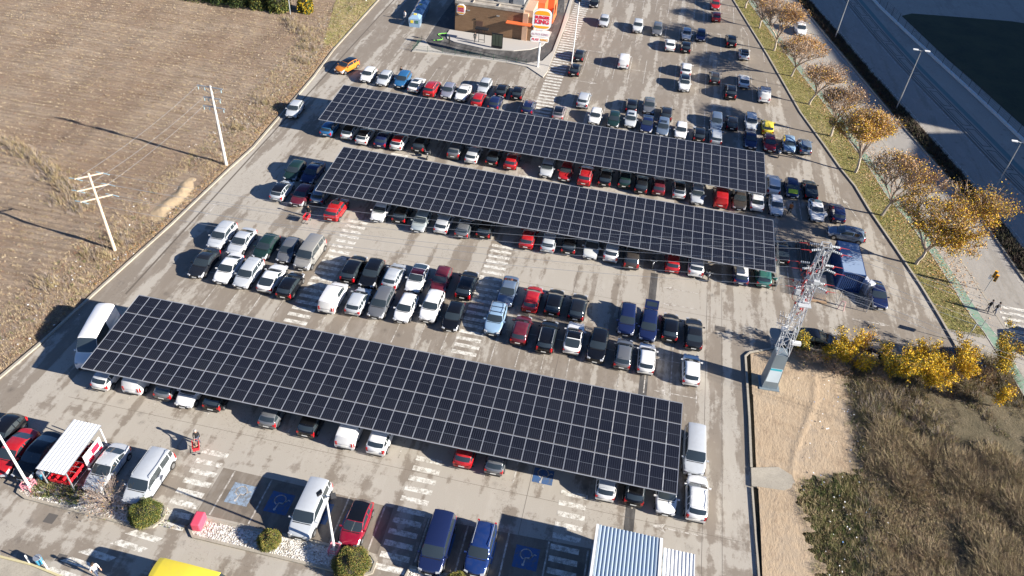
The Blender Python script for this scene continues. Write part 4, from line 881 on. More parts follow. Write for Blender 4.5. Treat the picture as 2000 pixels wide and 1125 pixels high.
dr = P_('door', lambda b: b.box((-1.6, -6.33, 1.15), (1.2, .08, 2.3)), mat('brown_door', (.10, .055, .04), .5)); P_('handle', lambda b: b.box((-1.15, -6.39, 1.1), (.05, .05, .25)), steel, dr)
P_('wall_lamp', lambda b: b.box((-3.6, -6.42, 3.9), (.5, .2, .12)), steel); P_('wall_lamp', lambda b: b.box((1.6, -6.42, 3.7), (.5, .2, .12)), steel)
P_('vent', lambda b: b.box((-2.4, -6.34, 2.5), (.25, .06, .25)), dark)
for i in range(3): P_('window', lambda b, i=i: b.box((8.35 + (i > 0) * 1.5, -.2 + i * 2.6, 2.), (.1, 1.6, 1.8)), glass)
# logo pieces
bunc = mat('bun_orange', (.82, .37, .02), .5); redt = mat('sign_red', (.66, .02, .055), .45); sgw = mat('sign_white', (.80, .80, .78), .4)
def text_mesh(txt, size, m, bold=.0, ext=.02):
    cu = bpy.data.curves.new('t', 'FONT'); cu.body = txt; cu.size = size; cu.align_x = 'CENTER'; cu.align_y = 'CENTER'; cu.extrude = ext; cu.offset = bold; cu.resolution_u = 3
    o = bpy.data.objects.new('t', cu); COL.objects.link(o); dg = bpy.context.evaluated_depsgraph_get(); me = bpy.data.meshes.new_from_object(o.evaluated_get(dg))
    bpy.data.objects.remove(o); me.materials.clear(); me.materials.append(m); return me
def rrect(w_, h_, r, n=6):
    P = []
    for cx, cz, a in ((w_ / 2 - r, h_ / 2 - r, 0), (-w_ / 2 + r, h_ / 2 - r, PI / 2), (-w_ / 2 + r, -h_ / 2 + r, PI), (w_ / 2 - r, -h_ / 2 + r, 1.5 * PI)):
        P += [(cx + r * math.cos(a + PI / 2 * i / n), cz + r * math.sin(a + PI / 2 * i / n)) for i in range(n + 1)]
    return P
def plate_xz(b, poly, y0, y1, cx=0, cz=0, mi=0):
    n = len(poly); V = [(cx + x, y0, cz + z) for x, z in poly] + [(cx + x, y1, cz + z) for x, z in poly]
    b.add(V, [tuple(range(n)), tuple(range(2 * n - 1, n - 1, -1))] + [(i, i + n, (i + 1) % n + n, (i + 1) % n) for i in range(n)], mi)
def bun(top, w_, h_):
    P = []; n = 14
    for i in range(n + 1):
        t = PI * i / n; P.append((w_ / 2 * math.copysign(abs(math.cos(t)) ** .6, math.cos(t)), h_ * math.sin(t) ** (.9)))
    return P if top else [(x, -z * .75) for x, z in P]
def logo(parent, cx, cy, cz, w_, h_):
    b = MB(); plate_xz(b, rrect(w_, h_, w_ * .36), -.12, .12, cx, cz); lg = b.build('logo_board', sgw, parent, (0, cy, 0))
    for sgn in ((-1,) if cy < -3 else (-1,)):
        b = MB(); plate_xz(b, bun(True, w_ * .80, h_ * .20), -.15, -.12, cx, cz + h_ * .22); plate_xz(b, bun(False, w_ * .80, h_ * .16), -.15, -.12, cx, cz - h_ * .29); b.build('bun_shape', bunc, lg)
        for txt, sz, dz in (('BURGER', w_ * .20, h_ * .105), ('KING', w_ * .315, -h_ * .105)):
            o = link('lettering', text_mesh(txt, sz, redt, w_ * .012, .015), lg, (cx, -.14, cz + dz)); o.rotation_euler = (PI / 2, 0, 0)
logo(bk, -4.9, -6.45, 3.9, 1.5, 1.75)

# tall sign
sg = empty('restaurant_sign', (-16.2, 116.9, 0), .12, 'tall white pole sign with orange bun logo and two small boards', 'pole sign')
P_('pole', lambda b: (b.tube((0, .15, 0), (0, .15, 9.3), .16, n=12), b.box((0, .15, .03), (.7, .7, .06))), white, sg)
logo(sg, 0, 0, 8.0, 3.0, 3.35)
for txt, z, hh in (('AUTO KING', 5.72, .9), ('PLAY KING', 4.75, .75)):
    b = MB(); plate_xz(b, rrect(2.95, hh, .28), -.1, .1, -.1, z); o = b.build('sign_board', sgw, sg)
    if txt[0] == 'A': o2 = link('lettering', text_mesh(txt, .50, mat('faded_pink', (.62, .42, .46), .5), .006, .012), o, (-.1, -.115, z - .08)); o2.rotation_euler = (PI / 2, 0, 0)
    else:
        for w2, xx, m_ in (('PLAY', -.72, redt), ('KING', .66, bunc)): o2 = link('lettering', text_mesh(w2, .50, m_, .012, .012), o, (xx - .05, -.115, z)); o2.rotation_euler = (PI / 2, 0, 0)
# terrace, drive-through lane, low wall, fence
g = MB(); T = [(-33.6, 126.4), (-33.6, 124.4), (-33.0, 122.6), (-31.5, 121.7), (-26.3, 120.9), (-21.2, 121.8), (-18.6, 123.4), (-16.9, 125.6), (-16.4, 128.5), (-16.4, 132), (-20, 133), (-20.9, 126.4)]
g.prism(T, 0, .14); tag(g.build('terrace', mat('pale_terrace', (.42, .40, .37), .85)), kind='structure')
g = MB(); g.sheet([(-36.6, 132), (-36.3, 120.8), (-34.4, 118.3), (-31.9, 117.3), (-21.5, 118.0), (-18.2, 118.0), (-15.7, 119.8), (-14.8, 124), (-14.8, 131), (-15.4, 140), (-16.8, 150), (-20, 150), (-20, 130), (-33, 128), (-33, 150), (-36.6, 150)], .010); tag(g.build('drive_through_lane', bk_asph), kind='structure')
g = MB(); g.prism([(-37.1, 115.6), (-32.2, 116.3), (-21.5, 116.9), (-17.8, 116.5), (-14.7, 113.6), (-14.4, 116), (-14.5, 140), (-15.2, 150), (-15.6, 150), (-15.0, 133), (-14.9, 124), (-15.9, 119.6), (-18.2, 117.8), (-21.5, 117.8), (-32, 117.1), (-34.6, 118.1), (-36.4, 120.5), (-36.9, 120.5)], 0, .13); tag(g.build('light_kerb_apron', mat('pale_concrete', (.43, .40, .35), .85)), kind='structure')
fgreen = mat('green_fence_wire', (.02, .07, .045), .6)
def fence(name, pts, h, label, m, step=2., mesh_step=.25, group=None):
    o = empty(name, (pts[0][0], pts[0][1], 0), 0, label, 'fence', group); bx, by = pts[0]
    mb = MB()
    for a, b_ in zip(pts, pts[1:]):
        a = Vector((a[0] - bx, a[1] - by, 0)); b_ = Vector((b_[0] - bx, b_[1] - by, 0)); n = max(1, round((b_ - a).length / step))
        for i in range(n + (b_.xy == Vector((pts[-1][0] - bx, pts[-1][1] - by)))):
            p = a.lerp(b_, i / n); q = MB(); q.tube(p, p + Vector((0, 0, h)), .035, n=6); q.build('post', m, o)
        k = max(1, round((b_ - a).length / mesh_step))
        for i in range(k): p = a.lerp(b_, i / k); mb.tube(p + Vector((0, 0, .08)), p + Vector((0, 0, h - .05)), .007, n=3, cap=False)
        for z in np.arange(.1, h, .3): mb.tube(a + Vector((0, 0, z)), b_ + Vector((0, 0, z)), .010, n=3, cap=False)
    mb.build('wire_mesh', m, o); return o
fence('green_mesh_fence', [(-36.7, 120), (-37.0, 115.9), (-32.2, 116.6), (-21.5, 117.2), (-18.2, 117.2)], 1.1, 'green wire mesh fence curving round the restaurant drive-through lane', fgreen, 2.2, .2)
fence('park_fence', [(fn(y), y) for y in np.linspace(176, 86, 16)], 2.2, 'tall dark mesh fence along the shaded park path beside the avenue', mat('dark_steel', (.03, .03, .035), .6), 3., 1.5)
# playground slide / pipe, menu boards, lamp posts of the drive-through
o = empty('menu_gantry', (-27.1, 123.0, .14), 0, 'black menu gantry with flat canopy on the restaurant terrace', 'menu stand'); P_('frame', lambda b: (b.box((-.5, 0, 1.2), (.08, .08, 2.4)), b.box((.5, 0, 1.2), (.08, .08, 2.4)), b.box((0, 0, 1.5), (1., .06, .06)), b.box((0, 0, .5), (1., .06, .06))), dark, o); P_('canopy', lambda b: b.box((0, 0, 2.45), (2.2, 1.0, .14)), dark, o)
o = empty('menu_board', (-24.1, 121.6, .14), 0, 'black drive-through menu board with three screens facing the lane', 'menu board'); P_('panel', lambda b: b.box((0, 0, 1.35), (1.9, .2, 2.5)), dark, o)
for i in range(3): P_('screen', lambda b, i=i: b.box((-.58 + i * .58, -.13, 1.45), (.5, .05, 1.9)), mat('menu_print', (.07, .085, .06), .4), o)
o = tag(empty('clearance_bar', (-32.2, 121.0, .0)), 'dark slim bollard at the terrace corner by the drive-through lane', 'bollard'); P_('post', lambda b: (b.tube((0, 0, 0), (0, 0, 1.3), .12, n=8), b.ball((0, 0, 1.3), .14)), dark, o)
b = MB(); pth = [(-35.0 + .9 * math.sin(t * 1.7) + t * .35, 121.2 + t * 1.0, .06) for t in np.linspace(0, 4.2, 18)]; b.path(pth, .05); tag(b.build('garden_hose', mat('lime_hose', (.2, .65, .08), .5)), 'lime green hose snaking over the shaded drive-through lane', 'hose')
# ------------------------------------------------------------ posts, pylon, cables
def lamp(name, x, y, h, label, heads=2, group='street lamps along the avenue', base=False):
    o = empty(name, (x, y, 0), 0, label, 'street lamp', group)
    b = MB(); b.tube((0, 0, 0), (0, 0, h), .10, .05, n=8); b.box((0, 0, .1), (.35, .35, .2)); b.build('pole', steel if not base else white, o)
    for sx in ((-1, 1) if heads == 2 else (1,)):
        b = MB(); b.tube((0, 0, h - .05), (sx * .5, 0, h + .05), .03); b.build('arm', steel, o)
        b = MB(); b.box((sx * .85, 0, h + .06), (.75, .34, .12)); b.build('lamp_head', white, o)
    return o
lamp('street_lamp', 34.7, 148.5, 9.4, 'double-headed lamp in the median, the farthest, cut by the photo top'); lamp('street_lamp', 41.2, 121.6, 9.9, 'double-headed street lamp in the median beside the shaded park lawn'); lamp('street_lamp', 50.7, 100.5, 7.6, 'double-headed street lamp nearest the right edge of the photo')
o = empty('floodlight_pole', (-10.8, 117.4, 0), 0, 'slim white floodlight pole rising over the long zebra crossing', 'floodlight', 'car park floodlight poles')
b = MB(); b.tube((0, 0, 0), (0, 0, 11.6), .09, .06, n=8); b.build('pole', white, o); b = MB(); b.box((0, 0, 11.6), (.6, .4, .3)); b.build('lamp_head', dark, o)
pink = mat('pink_guard', (.62, .20, .24), .5)
b = MB()
for sx in (-1, 1):
    for sy in (-1, 1): b.tube((sx * .35, sy * .35, 0), (sx * .35, sy * .35, .7), .05)
for z in (.7, .4): b.path([(-.35, -.35, z), (.35, -.35, z), (.35, .35, z), (-.35, .35, z), (-.35, -.35, z)], .04)
gm = b.mesh('crash_guard', pink)
for i, (x, y, h, lab, kind) in enumerate(((-41.0, 27.6, 8.4, 'white floodlight pole with pink crash guard at the far left island', 0), (-15.85, 28.1, 7.4, 'white floodlight pole standing between two round bushes on the gravel island', 1), (11.9, 25.0, 7.9, 'twin floodlights peeping in at the bottom edge beside the white shed', 1))):
    o = empty('floodlight_pole', (x, y, .1), 0, lab, 'floodlight', 'car park floodlight poles')
    b = MB(); b.tube((0, 0, 0), (0, 0, h), .11, .06, n=10); b.build('pole', white, o); link('crash_guard', gm, o)
    b = MB(); b.tube((-.55, 0, h), (.55, 0, h), .035); b.build('cross_arm', steel, o)
    for sx in (-1, 1):
        b = MB(); b.box((sx * .5, .05, h + .1), (.42, .42, .12), M=Matrix.Rotation(sx * .6, 3, 'Y') @ Matrix.Rotation(.7, 3, 'Z')); b.build('lamp_head', dark if i else white, o)
# poles with crossarms
wood = mat('weathered_pole_concrete', (.58, .47, .36), .9); whitec = mat('pale_concrete_pole', (.56, .54, .50), .85); insm = mat('glass_insulator', (.35, .5, .55), .2)
o = empty('power_pole', (-51.9, 55.9, 0), 0, 'tan concrete power pole with three crossarms nearest the camera in the field edge', 'power pole', 'power poles in the field')
b = MB(); b.tube((0, 0, 0), (0, 0, 9.9), .18, .11, n=8); b.build('pole', wood, o)
ARM1 = []
for z, l in ((9.6, 1.35), (8.2, 1.5), (6.9, 1.55)):
    d = Vector((.72, .69, 0)); b = MB(); b.box((0, 0, z), (2 * l, .11, .12), M=Matrix.Rotation(math.atan2(d.y, d.x), 3, 'Z')); a = b.build('crossarm', wood, o)
    for sx in (-1, 1):
        p = Vector((0, 0, z)) + d * (l - .1) * sx; ARM1.append(p + Vector((-51.9, 55.9, 0)))
        for q in (-1, 1): b = MB(); e = p + Vector((q * .75, -q * .03, -.05)); b.tube(p, e, .05, n=6); b.build('insulator', insm, a)
o = empty('power_pole', (-48.9, 75.1, 0), 0, 'white slim power pole at the kerb casting a long shadow over the field', 'power pole', 'power poles in the field')
b = MB(); b.tube((0, 0, 0), (0, 0, 10.9), .20, .12, n=8); b.build('pole', whitec, o)
ARM2 = []
for z, l in ((10.7, 1.6), (9.3, 1.1), (8.1, 1.4)):
    b = MB(); b.box((-.1, 0, z), (2 * l, .12, .12)); b.tube((-l, 0, z), (0, 0, z - .9), .025); b.tube((l, 0, z), (0, 0, z - .9), .025); a = b.build('crossarm', steel, o)
    for q in (-1, -.5, .8): b = MB(); b.tube((q * l, 0, z), (q * l, 0, z - .5), .05, n=6); b.build('insulator', insm, a)
    ARM2.append(Vector((-48.9 - l, 75.1, z)))
b = MB(); b.path([(.1, 0, 6.5), (.6, 0, 6), (.5, 0, 5), (.1, 0, 4.6)], .02); b.build('cable_loop', steel, o)
o = empty('power_pole', (-61.4, 122.6, 0), 0, 'small grey frame post half hidden by the trees at the field corner', 'post')
b = MB(); b.tube((0, 0, 0), (0, 0, 4.5), .1, n=6); b.box((.4, 0, 4.3), (1.3, .1, .1)); b.box((.3, 0, 3.2), (1., .1, .1)); b.build('pole', steel, o)
o = empty('road_post', (-51.5, 133.5, 0), 0, 'white post on the grass beside the lane at the top', 'post'); b = MB(); b.tube((0, 0, 0), (0, 0, 5.5), .14, .1, n=7); b.build('pole', whitec, o)

# pylon
tx, ty = 17.9, 54.9
o = empty('lattice_pylon', (tx, ty, 0), .05, 'lattice steel pylon with red insulators on a clad base at the dirt lot corner', 'pylon')
clad2 = mat('grey_blue_cladding', (.22, .27, .30), .55, .3); post_w = mat('faded_poster', (.62, .72, .76), .6); teal2 = mat('teal_sticker', (.05, .45, .55), .5)
b = MB(); b.add([(-.72, -.72, 0), (.72, -.72, 0), (.72, .72, 0), (-.72, .72, 0), (-.55, -.55, 4.6), (.55, -.55, 4.6), (.55, .55, 4.6), (-.55, .55, 4.6)], [(0, 1, 5, 4), (1, 2, 6, 5), (2, 3, 7, 6), (3, 0, 4, 7), (4, 5, 6, 7)]); b.box((0, 0, .1), (1.9, 1.9, .25)); cl = b.build('climbing_guard', clad2, o)
b = MB(); f0 = lambda z: -.72 + .17 * z / 4.6 - .008
b.add([(-.6, f0(1.1), 1.1), (.6, f0(1.1), 1.1), (.56, f0(2.9), 2.9), (-.56, f0(2.9), 2.9)], [(0, 1, 2, 3)]); b.build('poster', post_w, cl)
b = MB(); b.add([(-.55, f0(2.6) - .006, 2.6), (.5, f0(2.6) - .006, 2.6), (.5, f0(2.85) - .006, 2.85), (-.55, f0(2.85) - .006, 2.85)], [(0, 1, 2, 3)]); b.build('poster_print', teal2, cl)
hwid = lambda z: .55 - (z - 4.6) * .02 if z < 13 else .38
b = MB(); H = 17.2; zs = list(np.arange(4.6, H + .01, 1.4)); C4 = ((-1, -1), (1, -1), (1, 1), (-1, 1))
for z0, z1 in zip(zs, zs[1:]):
    a0, a1 = hwid(z0), hwid(z1)
    for k in range(4):
        p, q = C4[k], C4[(k + 1) % 4]
        b.tube((p[0] * a0, p[1] * a0, z0), (p[0] * a1, p[1] * a1, z1), .05, n=4, cap=False)
        b.tube((p[0] * a0, p[1] * a0, z0), (q[0] * a1, q[1] * a1, z1), .03, n=4, cap=False); b.tube((q[0] * a0, q[1] * a0, z0), (p[0] * a1, p[1] * a1, z1), .03, n=4, cap=False)
        b.tube((p[0] * a1, p[1] * a1, z1), (q[0] * a1, q[1] * a1, z1), .03, n=4, cap=False)
b.build('lattice_mast', mat('galvanised_lattice', (.55, .57, .59), .5, .3), o)
CL, CR = [], []
redd = mat('dull_red', (.42, .03, .03), .5); insw = mat('grey_insulator', (.5, .52, .53), .35)
for z, l in ((16.9, .75), (14.9, .95), (12.9, .85)):
    b = MB()
    for sy in (-.35, .35): b.tube((-l, 0, z), (l, 0, z), .05, n=4); b.tube((-l, 0, z), (0, sy, z - .7), .035, n=4); b.tube((l, 0, z), (0, sy, z - .7), .035, n=4)
    b.build('crossarm', steel, o)
    for sy in (-.32, .32):
        for sx, lst in ((-1, CL), (1, CR)):
            p = Vector((sx * l * .7, sy, z)); e = p + Vector((sx * .75, sy * .5, -.12))
            b = MB()
            for k in range(5): c0 = p.lerp(e, k / 5.); c1 = p.lerp(e, (k + .55) / 5.); b.tube(c0, c1, .10, n=8)
            b.tube(p, e, .03, n=5); b.build('insulator', insw, o)
            b = MB(); e2 = e + Vector((sx * .8, 0, -.05)); b.tube(e, e2, .035, .015, n=6); b.tube(e, e + Vector((0, 0, -.2)), .07); b.build('line_clamp', redd, o)
            lst.append(e2 + Vector((tx, ty, 0)))
rj = random.Random(4)
for z in (16.2, 15.4, 14.4, 13.8, 13.1, 12.4, 11.8, 11.2):       # jumper loops
    for k in range(2):
        a = rj.uniform(0, 2 * PI); b = MB(); pts = [Vector(((.35 + .5 * math.sin(PI * t)) * math.cos(a) - .25, (.35 + .55 * math.sin(PI * t)) * math.sin(a), z + rj.uniform(-.3, .3) - 1.2 * t)) for t in np.linspace(0, 1, 6)]
        b.path(pts, .022, 5); b.tube(pts[-1], pts[-1] + Vector((0, 0, -.2)), .08, n=7); b.build('jumper_loop', redd, o); b = MB(); b.tube(pts[0], pts[0] + Vector((0, 0, .45)), .10, n=7); b.build('insulator', insw, o)
b = MB(); b.box((0, -.5, 11.0), (1.1, .8, .08)); b.box((-.9, -.3, 12.2), (.4, .4, .5)); b.box((.2, -.5, 13.6), (.5, .4, .35)); b.build('switch_gear', insw, o)
for x, y, z, sx in ((.75, -.45, 6.3, .8), (-.7, -.2, 7.6, .5)): b = MB(); b.box((x, y, z), (sx, .35, .3)); b.tube((x * .4, y, z), (x, y, z), .04); b.build('antenna_box', white, o)
for z in (7.8, 8.7):
    b = MB(); b.tube((0, 0, z), (-1.5, -.1, z + .3), .03)
    for k in range(4): c0 = Vector((-.7 - .25 * k, -.07, z + .14 + .05 * k)); b.tube(c0 + Vector((0, -.3, -.3)), c0 + Vector((0, .3, .3)), .018, n=4); b.tube(c0 + Vector((0, -.3, .3)), c0 + Vector((0, .3, -.3)), .018, n=4)
    b.build('yagi_antenna', steel, o)
wire = mat('aluminium_cable', (.42, .44, .46), .45, .4)
def cable(p, q, sag, label, grp, r=.013):
    p = Vector(p); q = Vector(q); n = 26; pts = [p.lerp(q, i / n) - Vector((0, 0, sag * 4 * (i / n) * (1 - i / n))) for i in range(n + 1)]
    b = MB(); b.v = []
    base = pts[0]; b.path([x - base for x in pts], r, 4); tag(b.build('power_cable', wire, None, base), label, 'cable', grp)
ARM1s = sorted(ARM1, key=lambda p: -p.z)
for a, c in zip(sorted(CL, key=lambda p: -p.z), ARM1s): cable(a, c + Vector((.8, 0, 0)), 1.6, 'thin grey cables sagging from the pylon over the middle canopy to the field pole', 'cables from the pylon to the field pole')
for a, (dx, dy, dz) in zip(sorted(CR, key=lambda p: -p.z), ((60, -12, -1), (60, -13, -1), (60, -12.5, -1.4), (60, -13.5, -1.4), (60, -12, -2), (60, -13, -2))): cable(a, a + Vector((dx, dy, dz)), 1.2, 'thin grey cables running from the pylon to the right over the avenue', 'cables from the pylon to the right')
for a, c in zip(ARM1s[::2], ARM2): cable(a, c, .5, 'thin cables strung between the two field poles', 'cables between the field poles')

# ------------------------------------------------------------ vegetation
def leafmat(name, c1, c2, tr=.25):
    s = NT(name, .75); oi = s.n('TexNoise'); s.L(s.map((1, 1, 1)), oi.inputs['Vector']); oi.inputs['Scale'].default_value = 2.2; oi.inputs['Detail'].default_value = 6
    s.b.inputs['Specular IOR Level'].default_value = .25
    return s.out(s.mix(s.rng(oi.outputs['Fac'], .35, .65), c1, c2))
lf_or = leafmat('orange_leaves', (.40, .19, .055), (.52, .30, .09)); lf_ye = leafmat('yellow_leaves', (.56, .34, .014), (.72, .48, .025)); lf_br = leafmat('brown_leaves', (.22, .12, .06), (.34, .20, .10))
lf_ol = leafmat('olive_leaves', (.16, .15, .035), (.27, .23, .05)); lf_gr = leafmat('green_leaves', (.045, .08, .018), (.09, .12, .03)); lf_dg = leafmat('dark_green_leaves', (.018, .035, .014), (.04, .06, .02)); lf_pk = leafmat('pinkish_leaves', (.55, .36, .22), (.62, .45, .30))
bark = mat('pale_bark', (.42, .36, .29), .9); twig = mat('twig_bark', (.34, .27, .215), .95)
def leaves(name, centers, spread, size, mats, wts, seed, parent, flat=.0):
    r = np.random.default_rng(seed); C = np.asarray(centers, float); n = len(C)
    C = C + r.normal(0, 1, (n, 3)) * spread
    a = r.normal(0, 1, (n, 3)); a /= np.linalg.norm(a, axis=1)[:, None]; u = np.cross(a, r.normal(0, 1, (n, 3))); u /= np.linalg.norm(u, axis=1)[:, None]; v = np.cross(a, u)
    sz = size * r.uniform(.6, 1.4, n)[:, None]
    V = np.stack([C - u * sz, C - v * sz * .6, C + u * sz, C + v * sz * .6], 1).reshape(-1, 3); F = np.arange(4 * n).reshape(n, 4)
    mi = r.choice(len(mats), n, p=np.array(wts) / sum(wts))
    return link(name, np_mesh(name, V, F, mats, mi), parent)
def branchy(seed, h, crown_r, trunk_h, r0, levels=4, up=.55, nb=4, lean=(0, 0)):
    rr = random.Random(seed); seg = []; tips = []
    def grow(p, d, L_, r, lv):
        n = 3; q = p
        for i in range(n):
            d = (d + Vector((rr.gauss(0, .10), rr.gauss(0, .10), .05))).normalized(); e = q + d * L_ / n; seg.append((q, e, r * (1 - .25 * i / n), r * (1 - .25 * (i + 1) / n), lv)); q = e
            if lv >= 2: tips.append((q, lv))
        if lv >= levels: return
        k = nb if lv else nb + 1
        for i in range(k):
            az = 2 * PI * (i + rr.random() * .7) / k; t = Vector((math.cos(az), math.sin(az), 0)); dd = (d * (1 - up + .25) + t * rr.uniform(.45, .85) + Vector((0, 0, up * .45))).normalized()
            grow(q, dd, L_ * rr.uniform(.62, .82) * (crown_r / 3.6 if lv == 0 else 1), r * .6, lv + 1)
    top = Vector((lean[0], lean[1], trunk_h)); p0 = Vector((0, 0, 0)); grow(p0, top.normalized(), trunk_h, r0, 0)
    zmax = max(t[0].z for t in tips); f = h / zmax
    seg = [(Vector((a.x, a.y, a.z * (f if a.z > trunk_h else 1) if True else 0)), Vector((b.x, b.y, b.z * (f if b.z > trunk_h else 1))), r1, r2, lv) for a, b, r1, r2, lv in seg]
    tips = [Vector((t.x, t.y, t.z * (f if t.z > trunk_h else 1))) for t, l in tips]
    rs = sorted(math.hypot(t.x, t.y) for t in tips)[int(len(tips) * .96)]; k = crown_r / rs
    W_ = lambda v: Vector((v.x * k, v.y * k, v.z)) if v.z > trunk_h * .98 else v
    return [(W_(a), W_(b), r1, r2, lv) for a, b, r1, r2, lv in seg], [W_(t) for t in tips]
def plane_tree(x, y, h, cr, nl, wts, seed, label, name='plane_tree', grp='plane trees along the verge', off=(0, 0)):
    o = empty(name, (x, y, .08), seed * 1.3, label, 'tree', grp)
    seg, tips = branchy(seed, h, cr, h * (.24 if cr < 7 else .2), .15 + h * .006, 4, .42 if cr < 7 else .30, 5)
    sh = lambda v: v + Vector((off[0], off[1], 0)) * max(0., min(1., (v.z - .5) / (h * .5)))
    seg = [(sh(a), sh(c), r1, r2, lv) for a, c, r1, r2, lv in seg]; tips = [sh(t) for t in tips]
    b = MB()
    for a, c, r1, r2, lv in seg: b.tube(a, c, max(r1, .012), max(r2, .010), n=7 if lv == 0 else (5 if lv == 1 else 3), mi=0 if lv == 0 else 1, cap=False)
    b.build('trunk', [bark, twig], o)
    r = random.Random(seed); T = []
    keep = [t for t in tips if r.random() < .8]
    # leafy side and bare side: density falls off over the crown
    ax = Vector((r.uniform(-1, 1), r.uniform(-1, 1), r.uniform(-.4, .2))).normalized(); w_ = [max(.08, .55 + .5 * (ax.dot((t - Vector((0, 0, h * .65))) / cr)) + r.uniform(-.3, .3)) for t in keep]
    T = r.choices(keep, w_, k=int(nl * 1.35)); leaves('crown', [tuple(t) for t in T], (.26, .26, .22), .088, [lf_or, lf_br, lf_ye, lf_ol, lf_pk], wts, seed, o)
    return o
labs = ['plane tree at the very top of the verge, its crown cut off', 'thin plane tree with white trunk, second from the top of the verge', 'sparse orange plane tree near the white van on the avenue', 'orange plane tree with fallen branch at its foot', 'nearly bare plane tree right of the white roof-rack van', 'bare pinkish plane tree right of the yellow hatchback', 'dense orange plane tree throwing shade behind the far canopy end', 'half-bare plane tree between the dense orange one and the largest', 'largest plane tree, spreading golden crown over the cycle path']
PT = [(3.4, 2600, (3, 3, 1, 0, 3)), (3.7, 3200, (4, 3, 1, 0, 3)), (4.3, 4800, (5, 3, 1, 0, 2)), (4.0, 5000, (5, 3, 1, 0, 2)), (3.6, 2600, (3, 3, 1, 0, 4)), (3.7, 2800, (3, 3, 1, 0, 4)), (4.4, 11000, (4, 2, 4, 1, 1)), (4.6, 4600, (3, 3, 3, 1, 3)), (7.0, 14500, (4, 1.5, 5, 2.5, 0))]
for i, ((x, y, h), (cr, nl, wt), lb) in enumerate(zip(TREES, PT, labs)): plane_tree(x, y, h * (.82 if i == 8 else .95), cr, nl, wt, 11 + i, lb, off=((2.6, 1.0) if i == 8 else (.8, -.4)))
# yellow poplars and shrubs at the lot edge
labsY = ['small yellow-green bush growing in front of the dark crosswise saloon', 'thin ochre shrub left of the golden poplars', 'golden shrub with bare lower stems left of the motorcycle', 'slim yellow shrub directly below the motorcycle', 'yellow-green poplar at the left of the dense golden clump', 'tallest poplar in the dense golden clump', 'golden poplar in the middle of the clump beside the dark saloon', 'low golden poplar leaning right under the clump', 'golden poplar standing alone near the kerb bend', 'bright yellow bush lowest on the rough ground at right', 'large yellow-green tree cut by the right edge', 'little orange sapling at the lot edge above the shrubs']
def poplar(x, y, h, seed, label, wts, rad=.55, nl=1500):
    o = empty('yellow_poplar', (x, y, .03), seed, label, 'shrub' if h < 4 else 'tree', 'yellow poplars at the lot edge'); r = random.Random(seed); b = MB(); pts = []
    for k in range(6 if h > 3.4 else 4):
        a = r.uniform(0, 2 * PI); d = Vector((math.cos(a) * r.uniform(.05, .32) * rad * 2, math.sin(a) * r.uniform(.05, .3) * rad * 2, 1)); hh = h * r.uniform(.6, 1.); p = Vector((math.cos(a) * .12, math.sin(a) * .12, 0)); prev = p
        for i in range(6):
            q = p + d * hh * (i + 1) / 6 + Vector((r.gauss(0, .06), r.gauss(0, .06), 0)); b.tube(prev, q, .035 * (1 - i / 7), n=3, cap=False)
            if i >= 1:
                for _ in range(5): e = q + Vector((r.gauss(0, .32 * rad), r.gauss(0, .32 * rad), r.uniform(.05, .45))); b.tube(q, e, .008, n=3, cap=False); pts.append(tuple(e)); pts.append(tuple(q.lerp(e, .5)))
            prev = q
    b.build('stems', twig, o); C = r.choices(pts, k=nl); leaves('crown', C, (.16, .16, .16), .075, [lf_ye, lf_ol, lf_gr, lf_or], wts, seed, o); return o
for i, ((x, y, h), lb) in enumerate(zip(YT, labsY)):
    wts = (7, 2, .6, .8) if i not in (0, 4, 10, 11) else ((3, 5, 2, .2) if i == 0 else ((4, 3, 2, 1) if i != 11 else (3, 1, 0, 5)))
    poplar(x, y, h * .88, 40 + i, lb, wts, .7 if h < 4 else 1.05, 1600 if h < 4 else 5200)
# round clipped bushes
def bush(x, y, r, h, seed, label, mats, wts, nl=5200, name='round_bush', leaf=.036, grp='clipped bushes on the islands'):
    nl = nl if name != 'round_bush' else nl * 3
    o = empty(name, (x, y, .1), 0, label, 'bush', grp); rg = np.random.default_rng(seed)
    a = rg.normal(0, 1, (nl, 3)); a /= np.linalg.norm(a, axis=1)[:, None]; a[:, 2] = np.abs(a[:, 2]) * 1.0 - .25
    lump = 1 + .10 * np.sin(a[:, 0] * 5 + seed) * np.sin(a[:, 1] * 6) + .06 * np.sin(a[:, 2] * 9 + a[:, 0] * 7)
    rad = lump * rg.uniform(.78, 1.03, nl) ; C = np.stack([a[:, 0] * r * rad, a[:, 1] * r * rad, (a[:, 2] + .25) / 1.0 * h * .8 * rad + .05], 1)
    leaves('foliage' if name == 'round_bush' else 'crown', C, (.03, .03, .03), leaf, mats, wts, seed, o)
    if name != 'round_bush': b = MB(); b.tube((0, 0, 0), (0, 0, h * .6), .2, .1, n=7); b.build('trunk', bark, o)
    b = MB(); b.ball((0, 0, h * .36), 1., 14, 9, sc=(r * .78, r * .78, h * .42)); b.build('shade_core', mat('bush_shade_core', (.03, .028, .015), .95), o)  # solid dark core, its colour stands in for shade inside the foliage
bush(-31.0, 27.5, 1.2, 1.7, 1, 'green wide bush at the right end of the left gravel island', [lf_gr, lf_ol, lf_dg], (5, 4, 1))
bush(-20.9, 27.7, .85, 1.4, 2, 'small olive round bush in the middle gravel island', [lf_ol, lf_gr, lf_br], (6, 4, .8), 3500)
bush(-14.2, 27.3, 1.35, 1.9, 3, 'large olive round bush at the right end of the middle gravel island', [lf_ol, lf_gr, lf_br], (5, 4, 1), 7500)
